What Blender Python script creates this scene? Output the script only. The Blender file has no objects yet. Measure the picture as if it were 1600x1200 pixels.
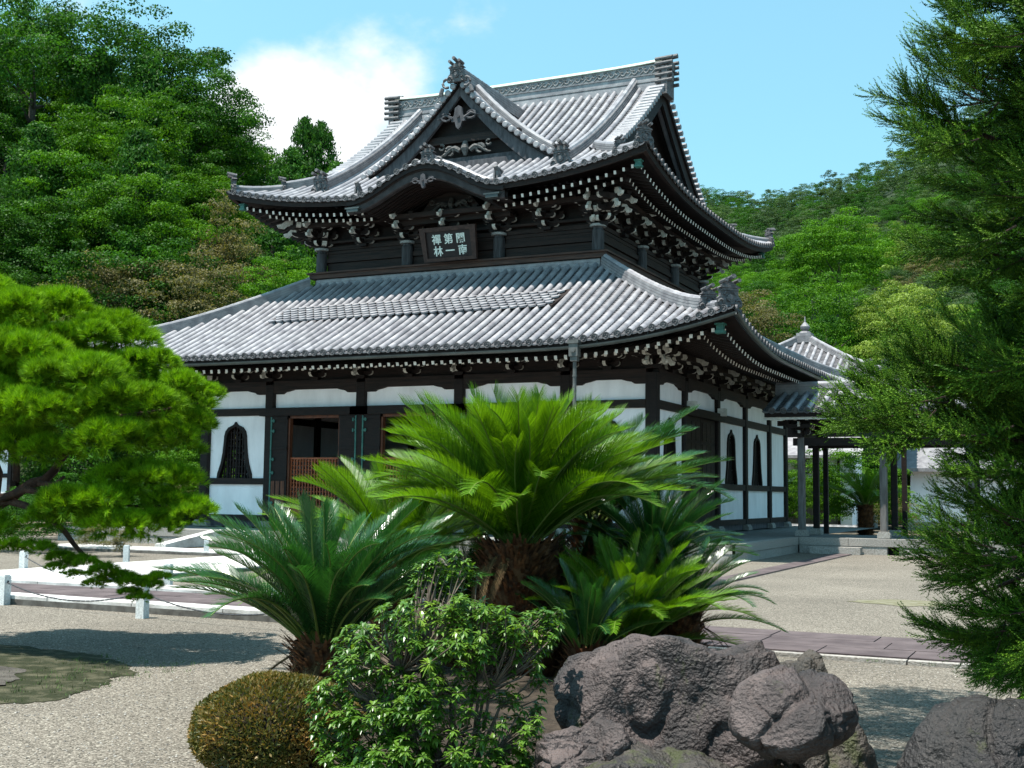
import bpy, math, random
import numpy as np
from mathutils import Matrix, Vector, noise
random.seed(7); np.random.seed(7)
S = bpy.context.scene
COL = S.collection
# ---------------------------------------------------------------- camera
EYE = 1.7; FPX = 1900.0
_pi, _ya, _ro = .0904, .4427, .0118
fwd = Vector((-math.sin(_ya)*math.cos(_pi), math.cos(_ya)*math.cos(_pi), math.sin(_pi)))
_r = Vector((math.cos(_ya), math.sin(_ya), 0)); _u = _r.cross(fwd)
rgt = _r*math.cos(_ro)+_u*math.sin(_ro); upv = -_r*math.sin(_ro)+_u*math.cos(_ro)
cd = bpy.data.cameras.new('camera'); cam = bpy.data.objects.new('camera', cd); COL.objects.link(cam)
cd.sensor_width = 36; cd.lens = 36*FPX/1600; cd.clip_start = .05; cd.clip_end = 3000
M = Matrix((rgt, upv, -fwd)).transposed().to_4x4(); M.translation = (0, 0, EYE)
cam.matrix_world = M; S.camera = cam
def P(px, py, x=None, y=None, z=None, d=None):
    """a point of the place, from where it is seen in the 1600x1200 photograph (used for measuring)"""
    q = fwd*FPX+rgt*(px-800)-upv*(py-600)
    if d is not None: t = d/FPX
    elif x is not None: t = x/q.x
    elif y is not None: t = y/q.y
    else: t = (z-EYE)/q.z
    return Vector((0, 0, EYE))+q*t
# ---------------------------------------------------------------- light
SUN = Vector((-.20, -.27, 1)).normalized()
w = bpy.data.worlds.new('World'); S.world = w; w.use_nodes = True
nt = w.node_tree; N = nt.nodes; L = nt.links; N.clear()
def nd(N, t, **k):
    n = N.new(t)
    for a, b in k.items():
        if a in n.inputs.keys() if isinstance(a, str) else False: n.inputs[a].default_value = b
        else: setattr(n, a, b)
    return n
sky = nd(N, 'ShaderNodeTexSky', sky_type='NISHITA', sun_disc=False)
sky.sun_elevation = math.asin(SUN.z); sky.sun_rotation = math.atan2(SUN.x, SUN.y)
sky.air_density = 1.0; sky.dust_density = .3; sky.ozone_density = 1.0
tint = nd(N, 'ShaderNodeMix', data_type='RGBA', blend_type='MULTIPLY'); tint.inputs[0].default_value = 1
tint.inputs[7].default_value = (1.45, 1.95, 1.50, 1)
L.new(sky.outputs[0], tint.inputs[6])
tc = nd(N, 'ShaderNodeTexCoord')
sv = nd(N, 'ShaderNodeVectorMath', operation='MULTIPLY_ADD'); sv.inputs[1].default_value = (1, 1, .85); sv.inputs[2].default_value = (0, 0, .22)
sn = nd(N, 'ShaderNodeVectorMath', operation='NORMALIZE')
L.new(tc.outputs['Generated'], sv.inputs[0]); L.new(sv.outputs[0], sn.inputs[0]); L.new(sn.outputs[0], sky.inputs['Vector'])
def cloudmask():
    # cumulus: noise on the view direction, gathered round a bank left of the hall and thin wisps elsewhere
    sep = nd(N, 'ShaderNodeSeparateXYZ'); L.new(tc.outputs['Generated'], sep.inputs[0])
    n1 = nd(N, 'ShaderNodeTexNoise'); n1.inputs['Scale'].default_value = 7; n1.inputs['Detail'].default_value = 7; n1.inputs['Roughness'].default_value = .55
    mp = nd(N, 'ShaderNodeMapping'); mp.inputs['Scale'].default_value = (1, 1, 1.6); mp.inputs['Location'].default_value = (.3, .1, .0)
    L.new(tc.outputs['Generated'], mp.inputs[0]); L.new(mp.outputs[0], n1.inputs['Vector'])
    tot = None
    def bank(px, py, rad, amp):
        c = P(px, py, d=1)-Vector((0, 0, EYE)); c.normalize()
        v = nd(N, 'ShaderNodeVectorMath', operation='DISTANCE'); v.inputs[1].default_value = c
        L.new(tc.outputs['Generated'], v.inputs[0])
        m = nd(N, 'ShaderNodeMapRange', interpolation_type='SMOOTHSTEP'); m.inputs[1].default_value = 0; m.inputs[2].default_value = rad
        m.inputs[3].default_value = amp; m.inputs[4].default_value = 0
        L.new(v.outputs['Value'], m.inputs[0]); return m.outputs[0]
    outs = [bank(*b) for b in ((480, 235, .15, .62), (595, 190, .10, .42), (410, 170, .07, .36), (560, 100, .07, .25), (1150, 290, .10, .12), (350, 5, .05, .15))]
    acc = outs[0]
    for o in outs[1:]:
        a = nd(N, 'ShaderNodeMath', operation='MAXIMUM'); L.new(acc, a.inputs[0]); L.new(o, a.inputs[1]); acc = a.outputs[0]
    a = nd(N, 'ShaderNodeMath', operation='ADD'); L.new(acc, a.inputs[0]); L.new(n1.outputs[0], a.inputs[1])
    r = nd(N, 'ShaderNodeMapRange', interpolation_type='SMOOTHSTEP'); r.inputs[1].default_value = .64; r.inputs[2].default_value = .9
    L.new(a.outputs[0], r.inputs[0]); return r.outputs[0]
cm = cloudmask()
mix = nd(N, 'ShaderNodeMix', data_type='RGBA'); mix.inputs[7].default_value = (6.0, 6.2, 6.4, 1)
L.new(cm, mix.inputs[0]); L.new(tint.outputs[2], mix.inputs[6])
bg = nd(N, 'ShaderNodeBackground'); bg.inputs[1].default_value = .0865
L.new(mix.outputs[2], bg.inputs[0]); out = nd(N, 'ShaderNodeOutputWorld'); L.new(bg.outputs[0], out.inputs[0])
sd = bpy.data.lights.new('sun', 'SUN'); sd.energy = 5.0; sd.angle = math.radians(.5); sd.color = (1, .965, .9)
so = bpy.data.objects.new('sun', sd); COL.objects.link(so); so.rotation_euler = SUN.to_track_quat('Z', 'Y').to_euler()
S.view_settings.view_transform = 'Standard'; S.view_settings.look = 'None'
S.view_settings.exposure = 1.15; S.view_settings.gamma = 1; S.view_settings.use_curve_mapping = False
S.render.engine = 'CYCLES'
S.cycles.max_bounces = 6; S.cycles.transparent_max_bounces = 4; S.cycles.diffuse_bounces = 2; S.cycles.glossy_bounces = 2; S.cycles.transmission_bounces = 3

# ---------------------------------------------------------------- materials
def mat(name, c1, c2=None, rough=.7, scale=6, bump=0, bscale=None, stretch=(1, 1, 1), spec=.3, rnd=0., detail=5, trans=0, tcol=None, coord='Object', extra=None, c3=None, lo=.35, hi=.65, k=.62):
    """c1..c2 by noise; rnd = brightness change by the per-face value 'v'; trans = light through leaves"""
    m = bpy.data.materials.new(name); m.use_nodes = True; t = m.node_tree; n = t.nodes; l = t.links; n.clear()
    o = n.new('ShaderNodeOutputMaterial'); b = n.new('ShaderNodeBsdfPrincipled'); b.inputs['Roughness'].default_value = rough
    b.inputs['Specular IOR Level'].default_value = spec
    c2 = c2 or c1
    c1, c2 = [tuple(v*k for v in c) for c in (c1, c2)]
    if c3: c3 = tuple(v*k for v in c3)
    g = n.new('ShaderNodeTexCoord')
    if coord == 'World':
        gg = n.new('ShaderNodeNewGeometry'); src = gg.outputs['Position']
    else: src = g.outputs[coord]
    mp = n.new('ShaderNodeMapping'); mp.inputs['Scale'].default_value = stretch; l.new(src, mp.inputs[0])
    x = n.new('ShaderNodeTexNoise'); x.inputs['Scale'].default_value = scale; x.inputs['Detail'].default_value = detail; x.inputs['Roughness'].default_value = .6
    l.new(mp.outputs[0], x.inputs['Vector'])
    r = n.new('ShaderNodeValToRGB'); r.color_ramp.elements[0].position = lo; r.color_ramp.elements[1].position = hi
    r.color_ramp.elements[0].color = (*c1, 1); r.color_ramp.elements[1].color = (*c2, 1); l.new(x.outputs[0], r.inputs[0])
    col = r.outputs[0]
    at = n.new('ShaderNodeAttribute'); at.attribute_name = 'v'
    if c3:
        mx = n.new('ShaderNodeMix'); mx.data_type = 'RGBA'; mx.inputs[7].default_value = (*c3, 1)
        l.new(at.outputs['Fac'], mx.inputs[0]); l.new(col, mx.inputs[6]); col = mx.outputs[2]
    if rnd:
        mr = n.new('ShaderNodeMapRange'); mr.inputs[3].default_value = 1-rnd; mr.inputs[4].default_value = 1+rnd; l.new(at.outputs['Fac'], mr.inputs[0])
        oi = n.new('ShaderNodeObjectInfo'); m2 = n.new('ShaderNodeMapRange'); m2.inputs[3].default_value = 1-rnd*.45; m2.inputs[4].default_value = 1+rnd*.45; l.new(oi.outputs['Random'], m2.inputs[0])
        mm = n.new('ShaderNodeMath'); mm.operation = 'MULTIPLY'; l.new(mr.outputs[0], mm.inputs[0]); l.new(m2.outputs[0], mm.inputs[1])
        vm = n.new('ShaderNodeVectorMath'); vm.operation = 'SCALE'; l.new(col, vm.inputs[0]); l.new(mm.outputs[0], vm.inputs['Scale']); col = vm.outputs[0]
    if extra: col = extra(n, l, src, col)
    l.new(col, b.inputs['Base Color'])
    if bump:
        y = n.new('ShaderNodeTexNoise'); y.inputs['Scale'].default_value = bscale or scale*3; y.inputs['Detail'].default_value = 6; l.new(mp.outputs[0], y.inputs['Vector'])
        bp = n.new('ShaderNodeBump'); bp.inputs['Strength'].default_value = min(1, bump); bp.inputs['Distance'].default_value = .02*max(1, bump); l.new(y.outputs[0], bp.inputs['Height']); l.new(bp.outputs[0], b.inputs['Normal'])
    sh = b.outputs[0]
    if trans:
        tr = n.new('ShaderNodeBsdfTranslucent'); ms = n.new('ShaderNodeMixShader'); ms.inputs[0].default_value = trans
        if tcol:
            tm = n.new('ShaderNodeMix'); tm.data_type = 'RGBA'; tm.blend_type = 'MULTIPLY'; tm.inputs[0].default_value = 1; tm.inputs[7].default_value = (*tcol, 1)
            l.new(col, tm.inputs[6]); l.new(tm.outputs[2], tr.inputs[0])
        else: l.new(col, tr.inputs[0])
        l.new(b.outputs[0], ms.inputs[1]); l.new(tr.outputs[0], ms.inputs[2]); sh = ms.outputs[0]
    l.new(sh, o.inputs[0]); return m
MT = {}
MT['tile'] = mat('roof_tile_grey', (.225, .215, .232), (.375, .362, .372), k=.80, rough=.38, scale=2.2, rnd=.17, spec=.5, bump=.25, bscale=30, coord='World')
MT['pan'] = mat('pan_tile_shade_grey', (.10, .095, .10), (.18, .172, .18), rough=.5, scale=3, rnd=.25, spec=.3, coord='World')  # darker than the cover tiles: shade in the troughs put into the colour
MT['ridge'] = mat('ridge_tile_grey', (.165, .155, .165), (.29, .28, .285), k=.8, rough=.5, scale=3, rnd=.22, spec=.4, bump=.3, bscale=25, coord='World')
MT['oni'] = mat('ornament_tile_dark', (.085, .08, .085), (.19, .185, .19), rough=.6, scale=9, spec=.3, bump=.8, bscale=30, coord='World')
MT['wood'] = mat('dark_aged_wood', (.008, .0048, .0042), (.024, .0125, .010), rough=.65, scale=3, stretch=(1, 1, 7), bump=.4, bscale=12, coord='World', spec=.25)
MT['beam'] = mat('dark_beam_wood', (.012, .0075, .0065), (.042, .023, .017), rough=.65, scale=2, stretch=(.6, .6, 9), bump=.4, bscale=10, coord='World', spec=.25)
MT['grey'] = mat('weathered_grey_wood', (.055, .053, .06), (.125, .12, .13), rough=.75, scale=3, stretch=(3, 3, .8), bump=.5, bscale=14, coord='World')
MT['red'] = mat('reddish_brown_wood', (.10, .035, .018), (.22, .075, .035), rough=.6, scale=3, stretch=(3, 3, .5), coord='World')
MT['lattice'] = mat('orange_brown_lattice_wood', (.33, .085, .03), (.46, .13, .05), rough=.6, scale=3, coord='World')
MT['white'] = mat('white_painted_ends', (.48, .46, .42), (.64, .62, .57), rough=.7, scale=9, k=1, coord='World')
MT['plaster'] = mat('white_plaster', (.72, .69, .70), (.87, .84, .85), rough=.9, scale=2.0, stretch=(1, 1, .35), detail=9, bump=.15, bscale=14, k=1, coord='World', lo=.25, hi=.6)
MT['copper'] = mat('green_copper', (.03, .14, .12), (.07, .24, .19), rough=.5, scale=8, coord='World')
MT['ridgecap'] = mat('pale_copper_ridge_cap', (.36, .42, .36), (.50, .55, .48), rough=.5, scale=2, k=1, coord='World')
MT['gutter'] = mat('dark_green_gutter_metal', (.035, .045, .043), (.075, .09, .085), rough=.4, scale=2, coord='World', spec=.5)
MT['granite'] = mat('granite_stone', (.30, .27, .235), (.52, .49, .45), rough=.85, scale=30, bump=.6, bscale=60, rnd=.12, coord='World')
MT['pave'] = mat('platform_paving', (.20, .21, .20), (.30, .31, .30), rough=.8, scale=3, bump=.2, coord='World')
MT['dark'] = mat('unlit_hole_black', (.006, .005, .005), rough=.9)  # near-black colour standing in for unlit depth
# ---------------------------------------------------------------- mesh helpers
def wloc(o):
    v = Vector((0, 0, 0))
    while o is not None: v = v+o.location; o = o.parent
    return v
def link(name, me, parent=None, loc=(0, 0, 0)):
    o = bpy.data.objects.new(name, me); COL.objects.link(o); o.location = loc
    if parent is not None: o.parent = parent
    return o
def thing(name, label, cat, loc=(0, 0, 0), group=None):
    o = bpy.data.objects.new(name, None); COL.objects.link(o); o.location = loc; o.empty_display_size = .2
    return tag(o, label, cat, group)
def tag(o, label=None, cat=None, group=None, kind=None):
    if label: o['label'] = label
    if cat: o['category'] = cat
    if group: o['group'] = group
    if kind: o['kind'] = kind
    return o
def npmesh(name, V, F, mats, mi=None, a=None, smooth=False):
    """V (n,3), F list of (k) index tuples or an (m,k) array"""
    me = bpy.data.meshes.new(name); V = np.asarray(V, dtype=np.float32).reshape(-1, 3)
    me.vertices.add(len(V)); me.vertices.foreach_set('co', V.ravel())
    if isinstance(F, np.ndarray):
        tot = np.full(len(F), F.shape[1], dtype=np.int32); idx = F.astype(np.int32).ravel()
    else:
        tot = np.array([len(f) for f in F], dtype=np.int32); idx = np.array([i for f in F for i in f], dtype=np.int32)
    me.loops.add(len(idx)); me.loops.foreach_set('vertex_index', idx)
    st = np.zeros(len(tot), dtype=np.int32); st[1:] = np.cumsum(tot)[:-1]
    me.polygons.add(len(tot)); me.polygons.foreach_set('loop_start', st); me.polygons.foreach_set('loop_total', tot)
    if mi is not None: me.polygons.foreach_set('material_index', np.asarray(mi, dtype=np.int32))
    if a is not None:
        at = me.attributes.new('v', 'FLOAT', 'FACE'); at.data.foreach_set('value', np.asarray(a, dtype=np.float32))
    me.polygons.foreach_set('use_smooth', np.full(len(tot), bool(smooth), dtype=bool))
    for m in (mats if isinstance(mats, (list, tuple)) else [mats]): me.materials.append(m)
    me.update(calc_edges=True); me.validate(); return me
class MB:
    def __init__(s): s.v = []; s.f = []; s.m = []; s.a = []
    def add(s, vs, fs, m=0, a=None):
        b = len(s.v); s.v += [tuple(q) for q in vs]
        aa = random.random() if a is None else a
        for f in fs: s.f.append(tuple(i+b for i in f)); s.m.append(m); s.a.append(aa)
        return s
    def box(s, x0, x1, y0, y1, z0, z1, m=0, a=None, X=None):
        v = [(x0, y0, z0), (x1, y0, z0), (x1, y1, z0), (x0, y1, z0), (x0, y0, z1), (x1, y0, z1), (x1, y1, z1), (x0, y1, z1)]
        if X is not None: v = [X @ Vector(q) for q in v]
        return s.add(v, [(0, 3, 2, 1), (4, 5, 6, 7), (0, 1, 5, 4), (1, 2, 6, 5), (2, 3, 7, 6), (3, 0, 4, 7)], m, a)
    def bar(s, p, q, w, h, m=0, a=None, up=(0, 0, 1)):
        p = Vector(p); q = Vector(q); d = q-p; l = d.length; d.normalize(); u = Vector(up); x = d.cross(u).normalized(); u = x.cross(d)
        X = Matrix((x, d, u)).transposed().to_4x4(); X.translation = p
        return s.box(-w/2, w/2, 0, l, -h/2, h/2, m, a, X)
    def tube(s, pts, rad, n=6, m=0, a=None, caps=True):
        pts = [Vector(p) for p in pts]; rad = rad if isinstance(rad, (list, tuple)) else [rad]*len(pts); vs = []; fs = []
        for i, p in enumerate(pts):
            d = (pts[min(i+1, len(pts)-1)]-pts[max(i-1, 0)]).normalized(); u = Vector((0, 0, 1)) if abs(d.z) < .95 else Vector((1, 0, 0))
            x = d.cross(u).normalized(); y = x.cross(d)
            for k in range(n):
                t = 2*math.pi*k/n; vs.append(p+(x*math.cos(t)+y*math.sin(t))*rad[i])
        for i in range(len(pts)-1):
            for k in range(n): fs.append((i*n+k, i*n+(k+1) % n, (i+1)*n+(k+1) % n, (i+1)*n+k))
        if caps: fs.append(tuple(range(n))[::-1]); fs.append(tuple((len(pts)-1)*n+k for k in range(n)))
        return s.add(vs, fs, m, a)
    def prism(s, poly, t0, t1, X=None, m=0, ms=None, a=None):
        """poly (u,w) pairs extruded along the local y from t0 to t1; X places it; ms = material of the rim faces"""
        n = len(poly); v = [(p[0], t0, p[1]) for p in poly]+[(p[0], t1, p[1]) for p in poly]
        if X is not None: v = [X @ Vector(q) for q in v]
        b = random.random() if a is None else a
        s.add(v, [tuple(range(n)), tuple(range(2*n-1, n-1, -1))], m, b)
        bb = len(s.v)-2*n
        for i in range(n):
            j = (i+1) % n; s.f.append((bb+i, bb+n+i, bb+n+j, bb+j)); s.m.append(m if ms is None else (ms[i] if isinstance(ms, (list, tuple)) else ms)); s.a.append(b)
        return s
    def grid(s, R, m=0, a=None, closed=False):
        """R: rows of points"""
        b = len(s.v); nr = len(R); nc = len(R[0])
        for r in R: s.v += [tuple(q) for q in r]
        for i in range(nr-1):
            for j in range(nc-1 if not closed else nc):
                jj = (j+1) % nc; s.f.append((b+i*nc+j, b+i*nc+jj, b+(i+1)*nc+jj, b+(i+1)*nc+j)); s.m.append(m); s.a.append(random.random() if a is None else a)
        return s
    def lathe(s, prof, c, n=12, m=0, a=None):
        R = [[(c[0]+r*math.cos(2*math.pi*k/n), c[1]+r*math.sin(2*math.pi*k/n), c[2]+z) for k in range(n)] for r, z in prof]
        return s.grid(R, m, .5 if a is None else a, closed=True)
    def mesh(s, name, mats, smooth=False): return npmesh(name, s.v, s.f, mats, s.m, s.a, smooth)
    def build(s, name, mats, parent=None, smooth=False, base=True):
        """world coordinates; the object's origin goes to the middle of the foot of its box"""
        A = np.array(s.v); lo = A.min(0); hi = A.max(0); o = Vector(((lo[0]+hi[0])/2, (lo[1]+hi[1])/2, lo[2]))
        me = npmesh(name, A-np.array(o), s.f, mats, s.m, s.a, smooth)
        return link(name, me, parent, o-wloc(parent))
def put(name, me, Mx, parent=None):
    o = bpy.data.objects.new(name, me); COL.objects.link(o)
    if parent is not None: o.parent = parent; Mx = Matrix.Translation(-wloc(parent)) @ Mx
    o.matrix_basis = Mx; return o
def batch(tv, tf, mats_, tm=None, ta=None):
    """template mesh (tv, tf same-size faces) repeated under numpy 4x4s -> V, F, attr"""
    K = np.array(mats_); n = len(K); tv = np.asarray(tv, float); tf = np.asarray(tf)
    V = np.einsum('nij,vj->nvi', K[:, :3, :3], tv)+K[:, None, :3, 3]
    F = (tf[None]+(np.arange(n)*len(tv))[:, None, None]).reshape(-1, tf.shape[1])
    a = np.repeat(np.random.rand(n), len(tf)) if ta is None else np.repeat(ta, len(tf))
    return V.reshape(-1, 3), F, a
def frame(x, y, z, o):
    m = Matrix((x, y, z)).transposed().to_4x4(); m.translation = o; return m
def Rz(a): return Matrix.Rotation(a, 4, 'Z')
def T(x, y, z): return Matrix.Translation((x, y, z))
# ================================================================ the temple hall
CX = -19.63; XL, XR = -27.78, -11.48; Y0, Y1 = 33.84, 50.71; YC = (Y0+Y1)/2
UXL, UXR, UY0, UY1 = -25.01, -14.25, 36.6, 47.94
hall = thing('temple_hall', 'large two storey temple hall with silver grey tiled roofs and white plaster walls', 'temple', (CX, YC, 0))
def part(mb, name, mats, parent=hall, smooth=False, label=None, kind=None):
    o = mb.build(name, mats, parent, smooth)
    if label: o['label'] = label
    if kind: o['kind'] = kind
    return o
# ---- tiled roof slopes
def half_tube(r0, r1, ln, n=6, lip=.0):
    v = []; f = []
    for i, (r, y) in enumerate(((r0, 0), (r1, ln))):
        for k in range(n+1):
            t = math.pi*k/n; v.append((r*math.cos(t), y, r*math.sin(t)+.0))
    for k in range(n): f.append((k, k+1, n+2+k, n+1+k))
    for k in range(1, n-1): pass
    # front lip face as fan of quads
    for k in range(0, n-1, 2): f.append((0 if k == 0 else 0, k+2 if k+2 <= n else n, k+1, k if k else 0)) if k else f.append((0, 2, 1, 0))
    return v, f
def cover_template(r=.095, ln=.345, n=6):
    v = []; f = []
    for (rr, y) in ((r, 0), (r*.975, ln)):
        for k in range(n+1):
            t = math.pi*k/n; v.append((rr*math.cos(t), y, rr*math.sin(t)))
    c = len(v); v.append((0, 0, 0))
    for k in range(n): f.append((k+1, k, n+1+k, n+2+k))
    for k in range(n): f.append((k, k+1, c, c)) if k == 99 else None
    return np.array(v), np.array(f)
COVV, COVF = cover_template(ln=.335)
def tri_fix(F): return [tuple(dict.fromkeys(f)) for f in F]
COVER_ME = []
for i in range(5):
    COVER_ME.append(npmesh('cover_tile', COVV, tri_fix(COVF.tolist()), MT['tile'], a=[.1+.2*i]*len(COVF), smooth=False))
    COVER_ME[-1].polygons.foreach_set('use_smooth', [True]*6)
def disc_mesh(mt, r=.105, ln=.07):
    m = MB(); n = 14
    R = []
    for rr, y in ((r, ln), (r, 0), (r*.80, 0), (r*.74, .02)): R.append([(rr*math.cos(2*math.pi*k/n), y, rr*math.sin(2*math.pi*k/n)) for k in range(n)])
    m.grid(R, 0, .5, closed=True); m.add(R[-1], [tuple(range(n))], 0, .15)
    # comma pattern boss
    for j in range(3):
        t = 2.1*j; m.tube([(r*.38*math.cos(t+q*.5), .012, r*.38*math.sin(t+q*.5)) for q in range(4)], [.02, .016, .01, .004], 4, 0, .7)
    return m.mesh('eave_tile', mt)
DISC_ME = disc_mesh(MT['oni'])
class Slope:
    def __init__(s, face, cx, yc, xr, yr, z0, a, b, Lc, Rc, q, dtop, g=None):
        """face F/B/R/L; xr, yr: half extents of the eave rectangle; dtop(u) given by g"""
        s.face, s.cx, s.yc, s.xr, s.yr, s.z0, s.a, s.b, s.L, s.R, s.q, s.dtop, s.g = face, cx, yc, xr, yr, z0, a, b, Lc, Rc, q, dtop, g
        s.S = xr if face in 'FB' else yr
        s.extra = None
    def prof(s, d): return s.a*d+s.b*d*d
    def z(s, u, d):
        c = s.S-abs(u)
        lift = s.L*max(0, 1-c/s.R)**s.q*max(0, 1-max(d, 0)/s.R)**s.q if d < s.R else 0
        zz = s.z0+s.prof(d)+lift
        if s.extra: zz = s.extra(s, u, d, zz)
        return zz
    def xy(s, u, d):
        if s.face == 'F': return s.cx+u, s.yc-s.yr+d
        if s.face == 'B': return s.cx-u, s.yc+s.yr-d
        if s.face == 'R': return s.cx+s.xr-d, s.yc+u
        return s.cx-s.xr+d, s.yc-u
    def p(s, u, d, h=0): x, y = s.xy(u, d); return Vector((x, y, s.z(u, d)+h))
    def dmax(s, u):
        e = s.S-abs(u)
        if s.g is not None and s.face in 'FB' and abs(u) <= s.g: return s.dtop
        return min(s.dtop, e)
    def fr(s, u, d, dd=.17):
        o = s.p(u, d); y = (s.p(u, d+dd)-o).normalized(); x = (s.p(u+.05, d)-s.p(u-.05, d)); x.normalize()
        z = x.cross(y).normalized(); x = y.cross(z); return frame(x, y, z, o)
def tiled(s, parent, sp=.33, nsep=0, skip=None, hole=None, discs=True, rows_sep=None):
    """pan tiles, round cover tile rows, end discs of one slope"""
    n = int((2*s.S-.1)/sp); us = [(i-(n-1)/2)*sp for i in range(n)]
    mats_ = []; seps = []
    pan_v = []; pan_f = []; pan_a = []
    ex = .165
    for i, u in enumerate(us):
        dm = s.dmax(u)
        k = 0; d = 0.0
        while d < dm-.05:
            ln = .33
            if not (skip and skip(s, u, d+.15)):
                fr_ = s.fr(u, d, .33); fr_ = fr_ @ T(0, 0, .035)
                e_ = min(dm, d+ln); l3 = (s.p(u, e_)-s.p(u, d)).length*1.015; fr_ = fr_ @ Matrix.Diagonal((1, max(.1, l3/.335), 1, 1))
                mats_.append((fr_, i, d, u))
            d += ln
        if discs and not (skip and skip(s, u, 0)):
            f2 = s.fr(u, 0); o = f2.translation; y = Vector((f2[0][1], f2[1][1], 0)).normalized(); x = Vector((y.y, -y.x, 0))
            f3 = frame(x, y, Vector((0, 0, 1)), o+Vector((0, 0, .035))) @ T(0, -.05, 0)
            put('eave_tile', DISC_ME, f3, parent)
    for i in range(len(us)+1):
        ua = (us[i-1] if i > 0 else us[0]-sp); ub = ua+sp
        um = (ua+ub)/2; dm = max(s.dmax(ua), s.dmax(ub)) if s.g is not None and abs(abs(um)-s.g) < sp else s.dmax(um)
        if abs(um) > s.S-.02: continue
        d = -.03; prev = None
        while d < dm:
            d1 = min(d+ex, dm+.02)
            if not (skip and skip(s, um, d+.08)):
                b = len(pan_v); pts = []
                for (dd, h) in ((d, .028), (d1, .004)):
                    for (uu, hh) in ((ua+.06, .02), (um-.05, -.012), (um+.05, -.012), (ub-.06, .02)):
                        pts.append(s.p(uu, max(0, dd) if dd > 0 else dd, h+hh-.0))
                for (uu, hh) in ((ua+.06, .02), (um-.05, -.012), (um+.05, -.012), (ub-.06, .02)): pts.append(s.p(uu, d, hh-.02))
                pan_v += [tuple(q) for q in pts]
                for j in range(3): pan_f.append((b+j, b+j+1, b+4+j+1, b+4+j)); pan_f.append((b+8+j, b+8+j+1, b+j+1, b+j))
                pan_a += [random.random()]*6
            d += ex
    o = npmesh('pan_tile', pan_v, np.array(pan_f), MT['pan'], a=pan_a)
    c = wloc(parent); o.transform(Matrix.Translation(-c)); ob = link('pan_tile', o, parent); ob['kind'] = 'stuff'
    if nsep:
        mats_.sort(key=lambda q: (q[0].translation-Vector((0, 0, EYE))).length)
        for q in mats_[:nsep]: put('cover_tile', random.choice(COVER_ME), q[0], parent)
        mats_ = mats_[nsep:]
    if mats_:
        V, F, A = batch(COVV, COVF, [np.array(q[0]) for q in mats_])
        # split degenerate quads
        F = F.tolist(); F = tri_fix(F)
        me = npmesh('cover_tile_rows', V-np.array(c), F, MT['tile'], a=A)
        fl = np.tile(np.array([True]*6), len(mats_)); me.polygons.foreach_set('use_smooth', fl)
        ob = link('cover_tile_rows', me, parent); ob['kind'] = 'stuff'
def soffit(s, parent, mt, drop=.16, slope=.25, din=3.3, name='eave_soffit', skip=None):
    """boards under the eave + fascia board"""
    m = MB(); n = 40; R = [[], [], [], []]
    for i in range(n+1):
        u = -s.S+2*s.S*i/n; e = s.S-abs(u)
        for k, (d, h) in enumerate(((.06, -.03), (.06, -drop), (.10, -drop-.0), (din, 0))):
            dd = min(d, max(.05, e)) if k == 3 else d
            uu = u*(1-d/s.S) if k < 3 else u
            if k < 3: uu = max(-(s.S-d), min(s.S-d, u)); q = s.p(uu, d if k < 3 else dd, h)
            else:
                q = s.p(u, .1, -drop); x, y = s.xy(u, dd); q = Vector((x, y, q.z+slope*dd))
                if s.extra: pass
            R[k].append(q)
    m.grid(R, 0, .5)
    return part(m, name, mt, parent)
def rafters(s, parent, sp, d0, ln, zoff, w=.085, h=.10, name='rafter', slope=.28, skip=None, joined=False):
    me = MB(); me.box(-w/2, w/2, 0.012, ln, -h/2, h/2, 0, .5); me.box(-w/2-.001, w/2+.001, 0, .012, -h/2-.001, h/2+.001, 1, .5); me = me.mesh(name, [MT['wood'], MT['white']])
    n = int(2*(s.S-d0-.12)/sp); J = MB()
    for i in range(n+1):
        u = (i-n/2)*sp
        if skip and skip(u): continue
        x, y = s.xy(u, d0); x2, y2 = s.xy(u, d0+1)
        o = Vector((x, y, s.z(u, 0)+zoff+(0 if not s.extra else 0)))
        l2 = min(ln, s.S-abs(u)-d0+.05)
        if l2 < .15: continue
        yv = Vector((x2-x, y2-y, slope)).normalized(); xv = Vector((yv.y, -yv.x, 0)).normalized(); zv = xv.cross(yv)
        F = frame(xv, yv, zv, o) @ Matrix.Diagonal((1, l2/ln, 1, 1))
        if joined: J.box(-w/2, w/2, 0, ln, -h/2, h/2, 0, .5, F)
        else: put(name, me, F, parent)
    if joined: o = part(J, name+'_row', MT['wood'], parent); o['kind'] = 'stuff'
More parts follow.
